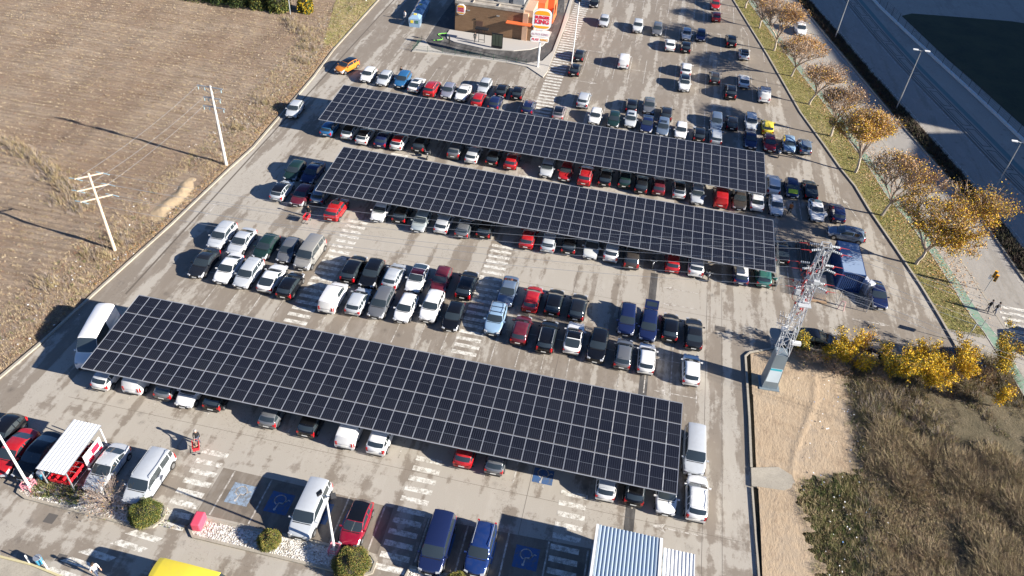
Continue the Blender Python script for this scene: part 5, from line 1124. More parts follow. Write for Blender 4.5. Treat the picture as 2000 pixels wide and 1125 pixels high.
bush(-6.2, 27.6, .95, 1.3, 4, 'olive bush cut by the bottom edge in front of the blue estate', [lf_ol, lf_gr, lf_br], (6, 4, .8), 3500)
# bare shrub
def bare_shrub(x, y, r, h, seed, label, name='bare_shrub', m=twig, nk=26, grp=None, leafy=0):
    o = empty(name, (x, y, .1), 0, label, 'shrub', grp); rr = random.Random(seed); b = MB(); tips = []
    for k in range(nk):
        a = rr.uniform(0, 2 * PI); el = rr.uniform(.15, 1.3); p = Vector((rr.gauss(0, .1), rr.gauss(0, .1), 0)); d = Vector((math.cos(a) * math.cos(el), math.sin(a) * math.cos(el), math.sin(el))); L_ = r * rr.uniform(.7, 1.1)
        q = p + Vector((d.x * L_ * .5, d.y * L_ * .5, d.z * h * .5)); b.tube(p, q, .025, .015, n=3, cap=False)
        for _ in range(4):
            e = q + Vector((d.x * L_ * .5 + rr.gauss(0, .25), d.y * L_ * .5 + rr.gauss(0, .25), d.z * h * .4 + rr.uniform(0, .3))); b.tube(q, e, .012, .007, n=3, cap=False)
            for _ in range(4): f_ = e + Vector((rr.gauss(0, .2), rr.gauss(0, .2), rr.uniform(-.05, .3))); b.tube(e.lerp(q, rr.random() * .6), f_, .007, .004, n=3, cap=False); tips.append(tuple(f_))
    b.build('branches', m, o)
    if leafy: leaves('foliage', rr.choices(tips, k=leafy), (.08, .08, .08), .05, [lf_br, lf_ol], (3, 2), seed, o)
pinkbark = mat('pinkish_bark', (.24, .19, .165), .9)
bare_shrub(-34.3, 27.9, 2.0, 2.0, 5, 'leafless twiggy shrub in front of the silver saloon', m=pinkbark, nk=42, leafy=350)
for i, (x, y, r, h) in enumerate(((22.3, 58.9, 1.1, 1.7), (21.2, 59.6, .9, 1.2), (24.5, 58.3, 1.2, 1.5), (36.0, 60.2, 1.3, 1.8), (39.6, 61.6, 1.0, 1.2), (28.5, 58.4, 1.0, 1.3), (35.6, 63.2, 1.3, 1.2))):
    bare_shrub(x, y, r, h, 60 + i, ['tan dry shrub beside the pylon shadow', 'small dry shrub nearest the pylon base', 'dry brown shrub below the first ochre poplar', 'dark leafless shrub between the golden clump and the lone poplar', 'low dry shrub near the crossing corner', 'dry shrub below the motorcycle', 'green-brown shrub at the kerb bend'][i], 'dry_shrub', twig, 30, 'dry shrubs on the rough ground', 500)
# dark hedge trees at the top left
for i, (x, y, h, r) in enumerate(((-84, 124.2, 8, 3), (-79.5, 124.2, 8, 3), (-75, 124.2, 8, 2.8), (-71, 124.0, 8, 2.7), (-67.3, 123.8, 7.5, 2.2), (-63.8, 123.6, 6.5, 1.9), (-59.4, 124.6, 5.0, 1.3))):
    bush(x, y, r, h, 80 + i, ['dark tree at the top left, farthest left of the hedge row', 'dark tree second from the left in the top hedge row', 'dark tree third from the left in the top hedge row', 'dark tree in the middle right of the top hedge row', 'green tree just left of the grey frame post', 'sunlit green shrubby tree by the grey frame post', 'yellowing tree at the right end of the top hedge row'][i], [lf_dg, lf_gr, lf_ol if i < 6 else lf_ye], (5, 4, 1) if i < 4 else (2, 4, 3), 5200, 'hedge_tree', .12, 'trees beyond the field')
# median hedge and undergrowth : uncountable
def clumps(name, P, hgt, size, nb, mats, wts, seed, blade=.02, lean=.35, hs=None):
    """tufts of thin blades at points P (n,2), one mesh"""
    r = np.random.default_rng(seed); n = len(P); m = n * nb
    base = np.repeat(P, nb, 0); z0 = base[:, 2] if P.shape[1] > 2 else np.full(m, .02)
    a = r.uniform(0, 2 * PI, m); off = r.normal(0, size * .35, (m, 2)); hh = np.repeat(r.uniform(.5, 1.25, n) * (1. if hs is None else hs), nb) * hgt * r.uniform(.6, 1.1, m)
    bx = base[:, 0] + off[:, 0]; by = base[:, 1] + off[:, 1]
    tx_ = bx + np.cos(a) * hh * lean * r.uniform(.3, 1.6, m); ty_ = by + np.sin(a) * hh * lean * r.uniform(.3, 1.6, m)
    b2 = a + r.uniform(-1, 1, m) + PI / 2; wx = np.cos(b2) * blade; wy = np.sin(b2) * blade
    V = np.stack([np.stack([bx - wx, by - wy, z0], 1), np.stack([bx + wx, by + wy, z0], 1), np.stack([tx_, ty_, z0 + hh], 1)], 1).reshape(-1, 3)
    F = np.arange(3 * m).reshape(m, 3); mi = np.repeat(r.choice(len(mats), n, p=np.array(wts) / sum(wts)), nb)
    return tag(link(name, np_mesh(name, V, F, mats, mi)), kind='stuff')
def gm_(name, c): return mat(name, c, .9)
straw = gm_('straw', (.42, .33, .21)); straw2 = gm_('pale_straw', (.55, .46, .33)); brown_g = gm_('brown_grass', (.27, .19, .115)); red_g = gm_('reddish_grass', (.22, .12, .075)); green_g = gm_('green_grass', (.11, .14, .035)); olive_g = gm_('olive_grass', (.235, .205, .085)); tan_g = gm_('tan_grass', (.40, .32, .18)); grey_g = gm_('grey_stalks', (.30, .25, .22))
r0 = np.random.default_rng(21)
# field stubble in rows
n = 36000; X = -49.9 - (r0.random(n) ** 1.25) * 62; Y = 34 + r0.random(n) * 110; keep = (X < kerbx(Y) - .7) & ~((abs(X + 51.2) < 1.2) & (abs(Y - 67.2) < 4.5))
rowz = X < -57; Y = np.where(rowz, (np.round(Y / 1.05) + .25) * 1.05 + r0.normal(0, .13, n), Y); P = np.stack([X, Y, field_h(X, Y) + .02], 1)[keep]
P = P[r0.random(len(P)) < .95]
clumps('field_stubble', P, .14, .25, 5, [straw, straw2, brown_g, red_g, tan_g], (4, 2.2, 2, 1.6, 3), 1, .028, .9)
# weeds along the lane and the ditch bushes in the field
n = 6800; Y = 34 + r0.random(n) * 100; X = kerbx(Y) - .6 - r0.random(n) ** 1.6 * 6; keep = ~((abs(X + 51.2) < 1.4) & (abs(Y - 67.2) < 4.6)); P = np.stack([X, Y, field_h(X, Y)], 1)[keep]
clumps('verge_weeds', P, .29, .3, 7, [straw, tan_g, brown_g, green_g, grey_g, red_g], (4, 4, 2, 1, 2, 2), 2, .022, .6)
cx = []; 
for (x, y) in ((-78, 71.5), (-76, 71.0), (-74, 70.2), (-72, 69.6), (-70, 68.6), (-68, 67.5), (-66, 66.2), (-64, 64.9), (-62, 63.5), (-60, 61.5), (-63, 62.3), (-82, 72.5), (-58.5, 118.5), (-57, 117), (-55.5, 115.5), (-54, 113.5), (-53, 111), (-60.3, 120), (-52, 106), (-51.6, 92), (-51.2, 84), (-52.2, 57.5), (-53, 54.5), (-55, 49)):
    k = 60; cx += list(np.stack([x + r0.normal(0, .9, k), y + r0.normal(0, .55, k), np.full(k, .1)], 1))
clumps('ditch_brush', np.array(cx), .85, .35, 9, [grey_g, brown_g, tan_g, olive_g], (4, 3, 3, 1), 3, .02, .5)
# rough ground right
n = 38000; X = 16.5 + r0.random(n) * 30; Y = 28 + r0.random(n) * 37; m_ = (~inpoly(X, Y, DIRT)) & (Y < np.interp(X, [p[0] for p in SB], [p[1] for p in SB]) - .6) & (X < np.vectorize(bL)(Y) - .4) & (X > 18)
X, Y = X[m_], Y[m_]; east = X > 25.6 + .15 * (Y - 45); fn_ = fbm(31, .55, .42, 4)(X, Y); tall = (X > 26.2 + .5 * np.sin(Y * .8)) & (Y < 52.0 - .1 * (X - 28) + 1.0 * np.sin(X * .7)) & ((X - 26.2) + (52. - Y) > 2.2); hs_ = np.clip(.85 + .45 * fn_, .25, 1.5)
clumps('tall_dry_grass', np.stack([X, Y, np.full(len(X), .02)], 1)[tall], .78, .6, 17, [tan_g, brown_g, olive_g, straw, gm_('dark_grass', (.10, .075, .05))], (4, 4.5, 1.8, 1.2, 2.4), 4, .019, .95, hs_[tall])
Gn = (X < 25.3 - .1 * (46 - Y)) & (Y < 47); Xr, Yr = X, Y
clumps('rough_grass', np.stack([X, Y, np.full(len(X), .02)], 1)[~tall & Gn], .40, .35, 12, [green_g, olive_g, tan_g, brown_g], (3.4, 4, 3, 1.6), 5, .022, .8, hs_[~tall & Gn])
clumps('dry_scrub', np.stack([X, Y, np.full(len(X), .02)], 1)[~tall & ~Gn], .60, .4, 11, [olive_g, tan_g, brown_g, grey_g, green_g, gm_('dark_scrub', (.09, .075, .05))], (3, 3, 3, 3, 1, 3), 17, .018, .8, np.clip(.7 + .9 * fn_, .08, 1.9)[~tall & ~Gn])
n = 2600; X = 26.3 + r0.normal(0, .9, n); Y = 44 + r0.random(n) * 15; clumps('dirt_edge_weeds', np.stack([X, Y, np.full(n, .06)], 1)[r0.random(n) < np.clip((X - 24.6) / 2., .02, 1)], .34, .3, 9, [green_g, tan_g, brown_g, grey_g, olive_g], (2, 3, 3, 2, 3), 16, .022, .9)
n = 260; X = 16.6 + r0.random(n) * 10; Y = 34 + r0.random(n) * 26; m_ = inpoly(X, Y, DIRT); clumps('dirt_weeds', np.stack([X, Y, np.full(n, .1)], 1)[m_], .10, .2, 4, [tan_g, brown_g, green_g], (3, 3, 1), 6, .02, .8)
# verge grass + fallen leaves
n = 26000; Y = 68 + r0.random(n) * 110; kx = np.interp(Y, [p[1] for p in KERBE[::-1]], [p[0] for p in KERBE[::-1]]); bx = np.interp(Y, [p[1] for p in BIKEL[::-1]], [p[0] for p in BIKEL[::-1]]); X = kx + .2 + r0.random(n) * (bx - kx - .3)
clumps('verge_turf', np.stack([X, Y, np.full(n, .1)], 1), .07, .2, 4, [green_g, olive_g, tan_g, gm_('yellow_grass', (.36, .33, .09))], (3, 3, 2, 4), 7, .025, .7)
def litter(name, X, Y, z, size, mats, wts, seed):
    r = np.random.default_rng(seed); n = len(X); C = np.stack([X, Y, z + r.uniform(.0, .05, n)], 1); a = r.uniform(0, 2 * PI, n); s_ = size * r.uniform(.5, 1.4, n)
    u = np.stack([np.cos(a) * s_, np.sin(a) * s_, r.normal(0, .015, n)], 1); v = np.stack([-np.sin(a) * s_ * .7, np.cos(a) * s_ * .7, r.normal(0, .015, n)], 1)
    V = np.stack([C - u, C - v, C + u, C + v], 1).reshape(-1, 3); F = np.arange(4 * n).reshape(n, 4)
    return tag(link(name, np_mesh(name, V, F, mats, r.choice(len(mats), n, p=np.array(wts) / sum(wts)))), kind='stuff')
n = 9000; k = r0.integers(0, 9, n); T = np.array([t[:2] for t in TREES])[k]; X = T[:, 0] + 3.4 + r0.normal(0, 1.6, n); Y = T[:, 1] + r0.normal(0, 3.5, n); m_ = (X > np.vectorize(kE)(Y) + .1) & (X < np.vectorize(rW)(Y) + .6)
litter('fallen_leaves', X[m_], Y[m_], .15, .08, [lf_or, lf_br, lf_pk], (3, 3, 4), 8)
n = 2600; Y = 50 + r0.random(n) * 65; X = kerbx(Y) - .2 - r0.random(n) * 1.1; litter('fallen_leaves', X, Y, .24, .055, [lf_or, lf_br, lf_pk], (2, 2, 3), 9)
n = 520; k = r0.integers(0, 6, n); X = np.concatenate([kerbx(40 + r0.random(200) * 90) - 1 - r0.random(200) * 6]); Y = 40 + r0.random(200) * 90; litter('scraps', X, Y, .3, .09, [white, gm_('grey_scrap', (.5, .5, .5))], (3, 1), 10)
X = 20 + r0.random(110) * 7.; Y = 31 + r0.random(110) * 26; litter('scraps', X, Y, .32, .07, [white, gm_('blue_scrap', (.2, .35, .6))], (5, 1), 11)
# median hedge
P = []
for y in np.linspace(186, 82, 260):
    a_, b_ = mL(y) + .4, mR(y) - .4
    for _ in range(9): P.append((r0.uniform(a_, b_), y + r0.normal(0, .2), .12))
clumps('median_hedge', np.array(P), .6, .3, 12, [gm_('hedge_dark', (.035, .03, .022)), gm_('hedge_olive', (.07, .07, .03)), gm_('hedge_brown', (.07, .045, .032))], (4, 2, 3), 12, .05, .6)

# ------------------------------------------------------------ bottom islands, shelter, sheds
def island(name, pts):
    g = MB(); g.prism(pts, 0, .11); return tag(g.build(name, gravel_mat), kind='structure')
IA = [(-41.3, 28.6), (-41.9, 27.9), (-41.6, 27.0), (-40.7, 26.7), (-31.0, 26.5), (-30.0, 26.8), (-29.65, 27.5), (-29.9, 28.5), (-30.8, 28.9)]
IB = [(-27.2, 28.3), (-27.4, 27.4), (-26.7, 26.75), (-13.4, 26.7), (-12.6, 27.2), (-12.6, 28.1), (-13.2, 28.6)]
IC = [(-10.0, 28.3), (-10.1, 27.3), (-9.6, 26.8), (3, 26.6), (3, 28.5)]
for P in (IA, IB, IC): island('gravel_island', P); kerb('kerb', P, .22, .16, True)
g = MB(); g.prism([(-52, 21.9), (-36.6, 21.8), (-33.5, 21.4), (-33, 18), (-52, 18)], 0, .14); tag(g.build('front_pavement', concrete), kind='structure')
kerb('kerb', [(-52, 22.0), (-36.6, 21.9), (-33.4, 21.5)], .16, .17, m=mat('yellow_kerb', (.5, .44, .25), .8))
clumps('island_plants', np.stack([r0.uniform(-40.6, -36.6, 170), r0.uniform(27.0, 28.6, 170), np.full(170, .1)], 1), .35, .2, 8, [green_g, olive_g, brown_g, lf_dg], (3, 3, 2, 2), 13, .03, .8)
clumps('island_plants', np.stack([r0.uniform(-36, -27, 90), r0.uniform(27.0, 28.2, 90), np.full(90, .1)], 1), .2, .15, 7, [green_g, tan_g, brown_g], (3, 2, 2), 14, .025, .8)
# pink sandstone block
o = MB(); o.box((0, 0, .45), (.75, 1.25, .9), rz=.1); o = o.build('red_block', mat('faded_pink_plastic', (.62, .07, .12), .6), None, (-26.7, 27.8, .1)); tag(o, 'pinkish red plastic barrier at the left tip of the middle gravel island', 'barrier')
bv = o.modifiers.new('bevel', 'BEVEL'); bv.width = .12; bv.segments = 3
# trolley shelter
def corrug(x0, x1, y0, y1, z0, z1, pitch, amp, m, name, parent):
    n = int((x1 - x0) / pitch * 4); V = []; F = []
    for i in range(n + 1):
        x = x0 + (x1 - x0) * i / n; h = amp * (1 if (i // 1) % 4 in (1, 2) else 0)
        V += [(x, y0, z0 + h), (x, y1, z1 + h), (x, y0, z0 + h - .03), (x, y1, z1 + h - .03)]
    for i in range(n):
        a = 4 * i; F += [(a, a + 4, a + 5, a + 1), (a + 2, a + 3, a + 7, a + 6), (a, a + 2, a + 6, a + 4), (a + 1, a + 5, a + 7, a + 3)]
    me = bpy.data.meshes.new(name); me.from_pydata(V, [], F); me.materials.append(m); me.update(); return link(name, me, parent)
sheetw = mat('white_sheet_metal', (.78, .78, .76), .4, .1); sheetb = mat('pale_blue_sheet_metal', (.40, .48, .56), .35, .3)
o = empty('trolley_shelter', (-38.7, 30.5, 0), 0, 'white corrugated trolley shelter over red carts between the black and silver saloons', 'trolley shelter', 'trolley shelters')
corrug(-1.25, 1.25, -2.5, 2.3, 2.42, 2.66, .3, .022, sheetw, 'roof', o)
for sx in (-1.15, 1.15):
    for sy in (-2.3, 2.1): b = MB(); b.box((sx, sy, 1.2), (.09, .09, 2.45)); b.build('post', steel if sy < 0 else white, o)
b = MB(); b.box((1.2, .6, 1.25), (.05, 2.1, 1.5)); sb = b.build('sign_board', white, o); b = MB(); b.box((1.232, .9, 1.45), (.012, .9, .6)); b.box((1.232, .2, .95), (.012, .6, .5)); b.box((1.232, 1.35, .85), (.012, .4, .35)); b.build('red_print', redt, sb)
b = MB(); b.path([(-1.15, -2.3, .9), (-1.15, 2.1, .9)], .03); b.path([(1.15, -2.3, .5), (1.15, 2.1, .5)], .03); b.path([(-1.15, -2.3, .45), (-1.15, 2.1, .45)], .03); b.build('rail', steel, o)
def trolley_mesh():
    b = MB()
    for z, a, l in ((.55, .2, .38), (.72, .23, .44), (.98, .26, .5)):
        b.path([(-a, -l, z), (a, -l, z), (a, l * .9, z), (-a, l * .9, z), (-a, -l, z)], .018, 4, 0)
    for k in range(7):
        t = -1 + 2 * k / 6; b.tube((-.26, t * .48, .98), (-.2, t * .37, .55), .012, n=4); b.tube((.26, t * .48, .98), (.2, t * .37, .55), .012, n=4); b.tube((-.2, t * .37, .55), (.2, t * .37, .55), .010, n=4)
    b.box((0, 0, .56), (.4, .78, .02), 0); b.box((.255, 0, .78), (.012, .9, .34), 0); b.box((-.255, 0, .78), (.012, .9, .34), 0); b.box((0, -.47, .78), (.48, .012, .34), 0)
    b.path([(-.2, -.35, .2), (.2, -.35, .2)], .018, 4, 1); b.path([(-.24, .45, .2), (-.24, .5, 1.02), (.24, .5, 1.02), (.24, .45, .2)], .02, 5, 1); b.path([(-.22, .45, .2), (-.18, -.4, .2)], .018, 4, 1); b.path([(.22, .45, .2), (.18, -.4, .2)], .018, 4, 1)
    return b
TRM = trolley_mesh().mesh('basket', [redp, steel])
def wheels_mesh():
    b = MB()
    for x, y in ((-.2, -.38), (.2, -.38), (-.24, .42), (.24, .42)): b.tube((x - .02, y, .07), (x + .02, y, .07), .07, n=10); b.tube((x, y, .07), (x, y, .2), .015, n=4)
    return b.mesh('castors', dark)
WHM = wheels_mesh()
def trolley(x, y, rz, label, grp=None, goods=False):
    o = empty('shopping_trolley', (x, y, 0), rz, label, 'shopping trolley', grp); link('basket', TRM, o); link('castors', WHM, o); return o
k = 0
for cxx in (-.6, 0., .6):
    for j in range(7): trolley(-38.7 + cxx, 28.7 + j * .48, 0, 'red shopping trolleys nested in rows under the white shelter', 'trolleys nested in the left shelter')
trolley(-30.35, 34.1, .55, 'red shopping trolley pushed by the man in black on the lane', None)
b = MB(); b.box((-30.35, 34.1, .82), (.3, .5, .25), rz=.5); b.box((-30.2, 34.0, .98), (.15, .2, .12), rz=1.)
tag(b.build('grocery_bags', mat('brown_bags', (.35, .22, .16), .8)), 'brown bags heaped in the lone red trolley', 'bags')
trolley(-34.55, 66.8, 0., 'red trolley behind the blue-grey hatchback with open tailgate'); trolley(6.05, 61.95, .3, 'red trolley beside the navy estate with open tailgate')
# corrugated sheds at the bottom
o = empty('corrugated_shed', (0, 0, 0), 0, 'large grey-blue corrugated shed roof at the bottom edge', 'shed', 'corrugated shelters at the bottom')
corrug(3.4, 8.0, 22, 33.45, 3.0, 3.05, .285, .07, sheetb, 'roof', o); b = MB(); b.box((3.3, 27.7, 1.5), (.1, 11.2, 3.0)); b.box((8.05, 27.7, 1.5), (.1, 11.2, 3.0)); b.box((5.7, 33.2, 1.45), (4.6, .1, 2.9)); b.build('wall', sheetb, o); b = MB(); b.box((8.12, 27.7, 3.07), (.22, 11.5, .14)); b.box((3.28, 27.7, 3.07), (.2, 11.5, .14)); b.build('gutter', sheetw, o)
o = empty('corrugated_shed', (0, 0, 0), 0, 'small white corrugated shelter right of the large grey-blue shed', 'shed', 'corrugated shelters at the bottom')
corrug(8.4, 10.75, 25, 33.0, 2.6, 2.62, .27, .05, sheetw, 'roof', o)
for x in (8.5, 10.6):
    for y in (25.3, 32.7): b = MB(); b.box((x, y, 1.28), (.09, .09, 2.56)); b.build('post', steel, o)
for j in range(6): trolley(9.5, 31.8 - j * .5, 0, 'red trolleys under the small white shelter at the bottom edge', 'trolleys under the small shelter')
# bins near the shelter
blueb = mat('blue_plastic', (.05, .30, .48), .45)
for x, y, z, lab in ((-40.5, 28.55, .12, 'turquoise-blue litter bin beside the trolley shelter front post'), (-36.0, 22.1, .14, 'turquoise-blue bin on the pavement at the bottom left')):
    o = empty('litter_bin', (x, y, z), 0, lab, 'litter bin'); b = MB(); b.tube((0, 0, .15), (0, 0, .85), .22, .26, n=12); b.build('bin', blueb, o); b = MB(); b.tube((.28, 0, 0), (.28, 0, 1.25), .03); b.tube((0, 0, .86), (0, 0, .9), .28, n=12); b.build('stand', steel, o)
for x, y, lab in ((-36.5, 22.0, 'first short white bollard on the bottom pavement, beside the bin'), (-35.0, 21.9, 'second short white bollard on the bottom pavement, right of the bin')):
    o = empty('bollard', (x - .35, y, .14), 0, lab, 'bollard', 'white bollards on the bottom pavement'); b = MB(); b.tube((0, 0, 0), (0, 0, .95), .055, n=8); b.ball((0, 0, .95), .06, 8, 5); b.build('post', white, o)
# container, crates, fences by the pylon
o = empty('shipping_container', (27.5, 75.0, 0), 0, 'dark blue shipping container with pale sunlit roof beside the pylon', 'shipping container')
cont = mat('container_blue', (.018, .055, .17), .5, .1); contr = mat('container_roof', (.26, .34, .47), .55, .1)
def corr_wall(b, p0, p1, z0, z1, out_, n):
    p0 = Vector(p0); p1 = Vector(p1); d = (p1 - p0) / n; nn = Vector(out_) * .05; V = []
    for i in range(n):
        for t, k in ((0, 0), (.25, 1), (.5, 1), (.75, 0)): q = p0 + d * (i + t) + nn * k; V += [(q.x, q.y, z0), (q.x, q.y, z1)]
    V += [(p1.x, p1.y, z0), (p1.x, p1.y, z1)]; m = len(V) // 2
    b.add(V, [(2 * i, 2 * i + 2, 2 * i + 3, 2 * i + 1) for i in range(m - 1)])
b = MB(); corr_wall(b, (-1.15, -2.9, 0), (1.15, -2.9, 0), .1, 2.5, (0, -1, 0), 11); corr_wall(b, (1.15, -2.9, 0), (1.15, 2.9, 0), .1, 2.5, (1, 0, 0), 24); corr_wall(b, (1.15, 2.9, 0), (-1.15, 2.9, 0), .1, 2.5, (0, 1, 0), 11); corr_wall(b, (-1.15, 2.9, 0), (-1.15, -2.9, 0), .1, 2.5, (-1, 0, 0), 24); b.build('wall', cont, o)
b = MB()
for sx in (-1.2, 1.2):
    for sy in (-2.95, 2.95): b.box((sx, sy, 1.3), (.14, .14, 2.6))
for z in (.1, 2.53): b.box((0, -2.95, z), (2.3, .12, .13)); b.box((0, 2.95, z), (2.3, .12, .13)); b.box((-1.2, 0, z), (.12, 5.8, .13)); b.box((1.2, 0, z), (.12, 5.8, .13))
b.build('frame', cont, o); b = MB(); b.box((0, 0, 2.585), (2.32, 5.8, .04)); b.build('roof', contr, o)
o = empty('steel_fence_stack', (23.8, 71.4, 0), 0, 'stack of bundled galvanised fence panels beneath the pylon mast', 'fence panel stack')
for i in range(16):
    b = MB(); b.box((0, -2.0 + i * .22, 1.15), (2.1, .05, .05)); b.box((0, -2.0 + i * .22, .12), (2.1, .05, .05))
    for k in range(12): b.tube((-1. + k * .18, -2.0 + i * .22, .12), (-1. + k * .18, -2.0 + i * .22, 1.15), .012, n=4)
    b.build('fence_panel', steel, o)
b = MB(); b.box((0, -.3, .06), (2.3, 4.2, .12)); b.build('pallet', mat('pallet_wood', (.3, .2, .12), .9), o)
o = empty('timber_stack', (23.6, 77.0, 0), 0, 'dark stack of long bars lying between the middle canopy and the container', 'bar stack')
b = MB()
for i in range(14): b.box((-1.2 + i * .18, 0, .5 + .1 * math.sin(i * 2.)), (.1, 5.5, .12))
b.box((0, -2., .22), (2.6, .2, .44)); b.box((0, 2., .22), (2.6, .2, .44)); b.build('bars', mat('rusty_bars', (.16, .13, .10), .8), o)
fence('site_fence', [(19.7, 82.2), (19.4, 69.8)], 2.0, 'galvanised mesh site fence between the black saloon and the fence stack', steel, 3.1, .3, 'mesh fences round the storage corner')
fence('site_fence', [(26.0, 69.2), (29.2, 68.9), (29.4, 72.2)], 2.0, 'galvanised mesh fence panel in front of the blue container', steel, 3.1, .3, 'mesh fences round the storage corner')
b = MB(); b.path([(0, 0, 0), (.15, .1, 1.1), (.5, .0, 1.1), (.6, -.2, 0)], .05); tag(b.build('barrier_leg', mat('red_white_plastic', (.68, .42, .40), .5), None, (26.1, 68.6, 0)), 'red and white barrier leg at the corner of the container fence', 'barrier')
b = MB(); b.box((0, 0, .7), (.5, 1.6, 1.4), rz=.3); b.box((.2, -.4, 1.5), (.7, .7, .2), rz=.6); tag(b.build('tarp_bundle', mat('grey_tarp', (.55, .57, .62), .6), None, (29.5, 72.8, 0)), 'pale crumpled tarpaulin bundle against the right side of the container', 'tarpaulin')

# ------------------------------------------------------------ road signs, bollards at right
def post_sign(x, y, h, label, boards, rz=0, grp=None, name='road_sign'):
    o = empty(name, (x, y, .1), rz, label, 'road sign', grp); b = MB(); b.tube((0, 0, 0), (0, 0, h), .04, n=6); b.build('post', steel, o)
    for (z, w_, hh, m) in boards: b = MB(); b.box((0, -.06, z), (w_, .04, hh)); b.build('sign_plate', m, o)
    return o
sgy = mat('amber_sign', (.75, .38, .02), .5); sgb = mat('sign_back', (.35, .36, .37), .6)
o = empty('traffic_light', (43.5, 76.6, .1), -.5, 'amber-cased traffic light on a thin grey post at the sidewalk corner', 'traffic light')
b = MB(); b.tube((0, 0, 0), (0, 0, 2.9), .05, n=8); b.build('post', steel, o)
for dx, dy, z in ((0, -.12, 2.6), (.3, .05, 2.1)):
    b = MB(); b.box((dx, dy, z), (.32, .24, .9)); hd = b.build('signal_head', sgy, o)
    for q in (-.28, 0, .28): b = MB(); b.tube((dx, dy - .12, z + q), (dx, dy - .2, z + q), .10, n=9); b.build('lens_hood', dark, hd)
b = MB(); b.box((-.25, -.05, 2.0), (.3, .05, .6)); b.build('back_plate', white, o)
o = empty('metal_hoop', (41.0, 73.3, .12), .5, 'small metal hoop bollard at the cycle path, upper of two', 'bollard', 'hoop bollards at the crossing'); b = MB(); b.tube((0, 0, 0), (0, 0, .9), .05); b.build('post', steel, o)
o = empty('metal_hoop', (41.6, 70.0, .12), .5, 'small metal hoop bollard at the cycle path, lower of two', 'bollard', 'hoop bollards at the crossing'); b = MB(); b.tube((0, 0, 0), (0, 0, .9), .05); b.build('post', steel, o)
post_sign(38.9, 66.6, 2.6, 'grey-backed square sign on a thin post at the lot corner', [(2.3, .7, .7, sgb)], 1.0)

# ------------------------------------------------------------ motorcycles and scooters
def moto(x, y, rz, c, label, scooter=False):
    o = empty('scooter' if scooter else 'motorcycle', (x, y, 0), rz, label, 'scooter' if scooter else 'motorcycle', 'motorcycles in the car park')
    L = .62
    for s_ in (-L, L):
        b = MB(); b.tube((-.05, s_, .3), (.05, s_, .3), .3 if not scooter else .24, n=14); w_ = b.build('wheel', rubber, o); b = MB(); b.tube((-.056, s_, .3), (.056, s_, .3), .16, n=10); b.build('rim', rim, w_)
    b = MB(); b.ball((0, .0, .62), .2, 10, 7, sc=(.8, 2.1, 1.0)); b.ball((0, -.45, .85), .17, 10, 7, sc=(1.1, .9, 1.2)); b.ball((0, .62, .72), .12, 8, 6, sc=(1.1, 2.2, .7))
    if scooter: b.box((0, -.1, .35), (.34, .5, .08)); b.box((0, -.42, .7), (.42, .06, .6), M=Matrix.Rotation(-.25, 3, 'X')); b.box((0, .75, 1.0), (.36, .34, .3))
    b.build('fairing', c, o, smooth=40); b = MB(); b.ball((0, .32, .80), .16, 8, 6, sc=(1.0, 2.3, .5)); b.build('seat', dark, o)
    b = MB(); b.tube((0, -.62, .3), (0, -.42, 1.0), .035); b.tube((-.36, -.38, 1.05), (.36, -.38, 1.05), .022); b.tube((-.36, -.38, 1.05), (-.36, -.25, 1.05), .025); b.tube((.36, -.38, 1.05), (.36, -.25, 1.05), .025); b.tube((-.34, -.42, 1.05), (-.34, -.45, 1.2), .012); b.build('handlebar', steel, o)
    b = MB(); b.ball((0, -.6, .88), .09, 8, 6); b.build('headlight', lampw, o)
moto(9.5, 102.2, .1, paint('silver'), 'silver scooter parked in an open bay left of the blue-grey estate', True)
moto(21.6, 100.6, -.2, paint('silver'), 'black and silver motorcycle right of the yellow hatchback')
moto(26.1, 86.4, PI + .2, paint('white'), 'white scooter standing behind the navy hatchback under tree shade', True)
moto(-25.2, 84.9, 0, paint('black'), 'dark motorcycle under the far canopy between charcoal and grey cars')
moto(5.6, 70.2, 0, paint('charcoal'), 'dark motorcycle under the middle canopy left of the red hatchback')
moto(11.9, 69.9, 0, paint('black'), 'black motorcycle under the middle canopy left of the white-roofed hatchback')
moto(19.2, 71.2, .3, paint('teal'), 'green motorcycle between the teal hatchback and the mesh fence')
moto(29.0, 61.9, 1.2, paint('navy'), 'dark blue motorcycle at the lot edge behind the golden poplars')

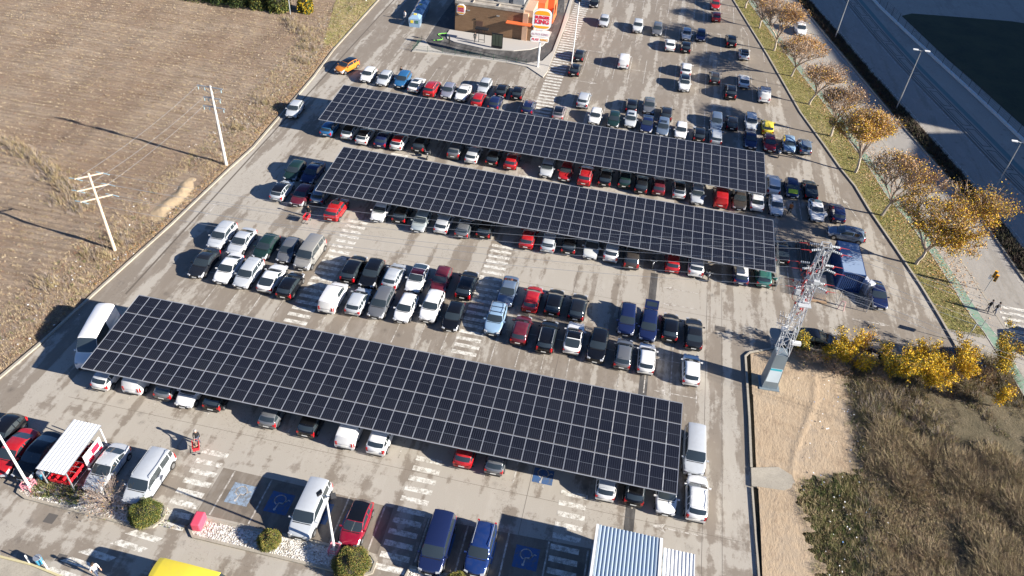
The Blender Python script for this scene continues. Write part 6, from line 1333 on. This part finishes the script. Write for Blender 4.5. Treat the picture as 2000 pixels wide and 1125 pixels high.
# ------------------------------------------------------------ people
skin = mat('skin', (.45, .27, .19), .6); hair_d = mat('dark_hair', (.025, .018, .012), .7); hair_g = mat('grey_hair', (.35, .33, .31), .7)
def person(x, y, rz, top, leg, label, pose='stand', hair=hair_d, z=0.):
    o = empty('person', (x, y, z), rz, label, 'person')
    st = .22 if pose == 'walk' else .06; fwd = -1
    V = []; E = []; Rr = []
    def v(p, r): V.append(p); Rr.append(r); return len(V) - 1
    def ch(i, pts):
        for p, r in pts: j = v(p, r); E.append((i, j)); i = j
        return i
    pel = v((0, 0, .95), .15); chest = ch(pel, [((0, 0, 1.12), .135), ((0, 0, 1.33), .165)]); neck = ch(chest, [((0, -.01, 1.47), .07), ((0, -.02, 1.53), .06)])
    ch(neck, [((0, -.03, 1.60), .085), ((0, -.03, 1.69), .10), ((0, -.02, 1.745), .06)])
    for s_ in (-1, 1):
        f = s_ * st
        ch(pel, [((s_ * .10, 0, .86), .10), ((s_ * .10, f * .6 - .02, .50), .07), ((s_ * .10, f + .02, .10), .045), ((s_ * .10, f - .14, .05), .04)])
        if pose == 'push': el, ha = (s_ * .25, -.12, 1.12), (s_ * .2, -.40, 1.05)
        elif pose == 'phone': el, ha = (s_ * .24, -.05, 1.10), (s_ * .10, -.28, 1.22)
        else: el, ha = (s_ * .26, .04 - f * .3, 1.13), (s_ * .25, -.06 - f * .8, .88)
        wr = ch(chest, [((s_ * .19, 0, 1.40), .075), (el, .048), (ha, .032)])
        d = (Vector(ha) - Vector(el)).normalized(); sd = d.cross(Vector((0, 1, .3))).normalized(); palm = ch(wr, [(tuple(Vector(ha) + d * .06), .03)])
        for k, ln_ in enumerate((.065, .075, .07, .055)): p = Vector(ha) + d * .10 + sd * (.018 * (k - 1.5)); ch(palm, [(tuple(p), .009), (tuple(p + d * ln_ * .5 + Vector((0, 0, -.008))), .008), (tuple(p + d * ln_ + Vector((0, 0, -.02))), .007)])
        p = Vector(ha) + d * .04 + sd * .04; ch(wr, [(tuple(p), .011), (tuple(p + d * .045 + sd * .015), .009)])
    me = bpy.data.meshes.new('body'); me.from_pydata(V, E, []); b = bpy.data.objects.new('tmp', me); COL.objects.link(b)
    sk = b.modifiers.new('skin', 'SKIN'); sk.use_smooth_shade = True
    for i, r in enumerate(Rr): me.skin_vertices[0].data[i].radius = (r, r * (.75 if i in (pel, pel + 1, chest) else 1))
    me.skin_vertices[0].data[0].use_root = True; b.modifiers.new('s', 'SUBSURF').levels = 1
    dg = bpy.context.evaluated_depsgraph_get(); m2 = bpy.data.meshes.new_from_object(b.evaluated_get(dg)); bpy.data.objects.remove(b)
    m2.materials.clear()
    for m in (top, leg, skin, dark): m2.materials.append(m)
    for p in m2.polygons:
        c = p.center; p.material_index = 3 if c.z < .11 else (1 if c.z < .97 and abs(c.x) < .19 else (2 if c.z > 1.47 or (Vector((c.x, c.y, 0)).length > .2 and c.z < (1.0 if pose != 'push' else 1.085)) or (pose != 'stand' and c.y < -.33 and c.z > .9) else 0))
    link('body', m2, o)
    h = MB(); h.ball((0, -.005, 1.705), .118, 10, 7, sc=(1, 1.05, .85)); h.build('hair', hair, o)
    fc = MB(); fc.ball((0, -.135, 1.64), .022, 6, 4); fc.ball((-.035, -.118, 1.675), .012, 6, 4); fc.ball((.035, -.118, 1.675), .012, 6, 4); fc.box((0, -.118, 1.60), (.05, .015, .012)); fc.ball((-.1, -.03, 1.65), .025, 6, 4); fc.ball((.1, -.03, 1.65), .025, 6, 4); fc.build('face', skin, o)
blk = mat('black_cloth', (.012, .012, .014), .8); wht = mat('white_cloth', (.75, .73, .7), .8); jean = mat('denim', (.05, .07, .12), .8); gre = mat('grey_cloth', (.25, .26, .28), .8); org = mat('orange_cloth', (.5, .16, .04), .8); red_c = mat('red_cloth', (.35, .04, .05), .8)
person(-30.65, 34.85, .55, blk, jean, 'man in black jacket pushing a red trolley across the near lane', 'push', hair_g)
person(-31.6, 22.3, 1.2, wht, jean, 'person in white top walking at the bottom in front of the yellow van', 'walk')
person(-42.2, 127.8, -.3, wht, gre, 'person in white walking alone on the lane near the recycling containers', 'walk')
person(-28.2, 122.8, .6, blk, blk, 'person in dark clothes on the restaurant terrace beside the menu gantry', 'walk', z=.14)
person(-35.85, 106.2, 0, blk, jean, 'person in black with orange scarf standing between the silver and blue cars', 'stand')
person(22.0, 86.0, -.6, org, blk, 'person in orange and black walking in an empty bay beside the white hatchback', 'walk')
person(42.7, 72.7, .6, blk, jean, 'left of two people in dark jackets walking at the crossing', 'walk', z=.12)
person(43.4, 72.5, .6, blk, jean, 'right of two people in dark jackets walking at the crossing', 'walk', z=.12)
person(-34.7, 67.75, PI, blk, blk, 'person in dark clothes loading the hatchback with the open tailgate', 'stand')

b = MB(); Y_ = list(np.linspace(180, 70, 50))
for ya, yb in zip(Y_, Y_[1:]): b.add([(fn(ya) - .25, ya, .1), (fn(ya) + .15, ya, .1), (fn(yb) + .15, yb, .1), (fn(yb) - .25, yb, .1), (fn(ya) - .25, ya, .5), (fn(ya) + .15, ya, .5), (fn(yb) + .15, yb, .5), (fn(yb) - .25, yb, .5)], [(0, 4, 7, 3), (1, 2, 6, 5), (4, 5, 6, 7)])
tag(b.build('low_wall', mat('pale_coping', (.62, .62, .6), .7)), 'long low pale wall between the promenade and the park path', 'wall')
# ------------------------------------------------------------ recycling containers, off-frame blocks
gls = [paint('lblue'), paint('blue'), paint('teal'), paint('yellow')]
for i, (x, y) in enumerate(((-39.8, 126.3), (-40.0, 128.7), (-40.2, 131.0), (-40.4, 133.2))):
    o = empty('recycling_container', (x, y, 0), .1, ['pale blue recycling container, first and nearest in the shaded row', 'recycling container second in the shaded row by the lane', 'recycling container third in the shaded row by the lane', 'farthest recycling container in the shaded row by the lane'][i], 'recycling bin', 'recycling containers in the shade')
    b = MB(); b.add([(-.9, -.9, 0), (.9, -.9, 0), (.9, .9, 0), (-.9, .9, 0), (-1., -1., 1.5), (1., -1., 1.5), (1., 1., 1.5), (-1., 1., 1.5), (-.5, -.5, 1.95), (.5, -.5, 1.95), (.5, .5, 1.95), (-.5, .5, 1.95)], [(0, 1, 5, 4), (1, 2, 6, 5), (2, 3, 7, 6), (3, 0, 4, 7), (4, 5, 9, 8), (5, 6, 10, 9), (6, 7, 11, 10), (7, 4, 8, 11), (8, 9, 10, 11)]); b.build('bin_body', gls[0], o)
    b = MB(); b.box((.0, -.0, 2.0), (.5, .5, .12)); b.build('lid', gls[2 if i % 2 else 3], o)
    for (px, c_) in ((-.4, gls[3]), (.45, gls[2])): b = MB(); b.box((px, -.99, 1.0), (.5, .06, .5), M=Matrix.Rotation(.06, 3, 'X')); b.build('sticker', c_, o)
fac = NT('facade_brick', .85); fac = fac.out(fac.mix(fac.rng(fac.noise(fac.map(), .3, 4), .4, .6), (.32, .22, .15), (.38, .28, .2)))
def block(name, poly, h, label):
    cx_ = sum(p[0] for p in poly) / len(poly); cy_ = sum(p[1] for p in poly) / len(poly); o = empty(name, (cx_, cy_, 0), 0, label, 'apartment block', 'apartment blocks shading the avenue'); P = [(p[0] - cx_, p[1] - cy_) for p in poly]
    b = MB(); b.prism(P, -.05, h); b.build('wall', fac, o); b = MB(); b.prism([(p[0] * .97, p[1] * .97) for p in P], h + .003, h + .3); b.build('roof', roofg, o)
    for i in range(len(P)):
        a = Vector(P[i]); c_ = Vector(P[(i + 1) % len(P)]); d = c_ - a; n = int(d.length / 3.4)
        if n < 1: continue
        nn = Vector((d.y, -d.x)).normalized()
        if nn.dot((a + c_) / 2) < 0: nn = -nn
        w_ = MB(); ang = math.atan2(d.y, d.x)
        for k in range(n):
            for z in np.arange(2.2, h - 1, 3.1): p = a + d * (k + .5) / n + nn * .02; w_.box((p.x, p.y, z), (1.4, .1, 1.4), rz=ang)
        w_.build('window_band', glass, o)
block('apartment_building', [(131.9, 105.2), (124.3, 150), (118, 186), (150, 190), (165, 110)], 40, 'tall brick apartment block beyond the park whose shadow covers the far avenue')
block('apartment_building', [(123.2, 107.3), (114.9, 104.3), (111.8, 96.1), (113.4, 89.2), (118.4, 81), (121.3, 76.1), (128, 66), (150, 60), (150, 101.8), (131.5, 104.8), (131, 105.9)], 30, 'stepped brick apartment block shading the nearer stretch of the avenue')
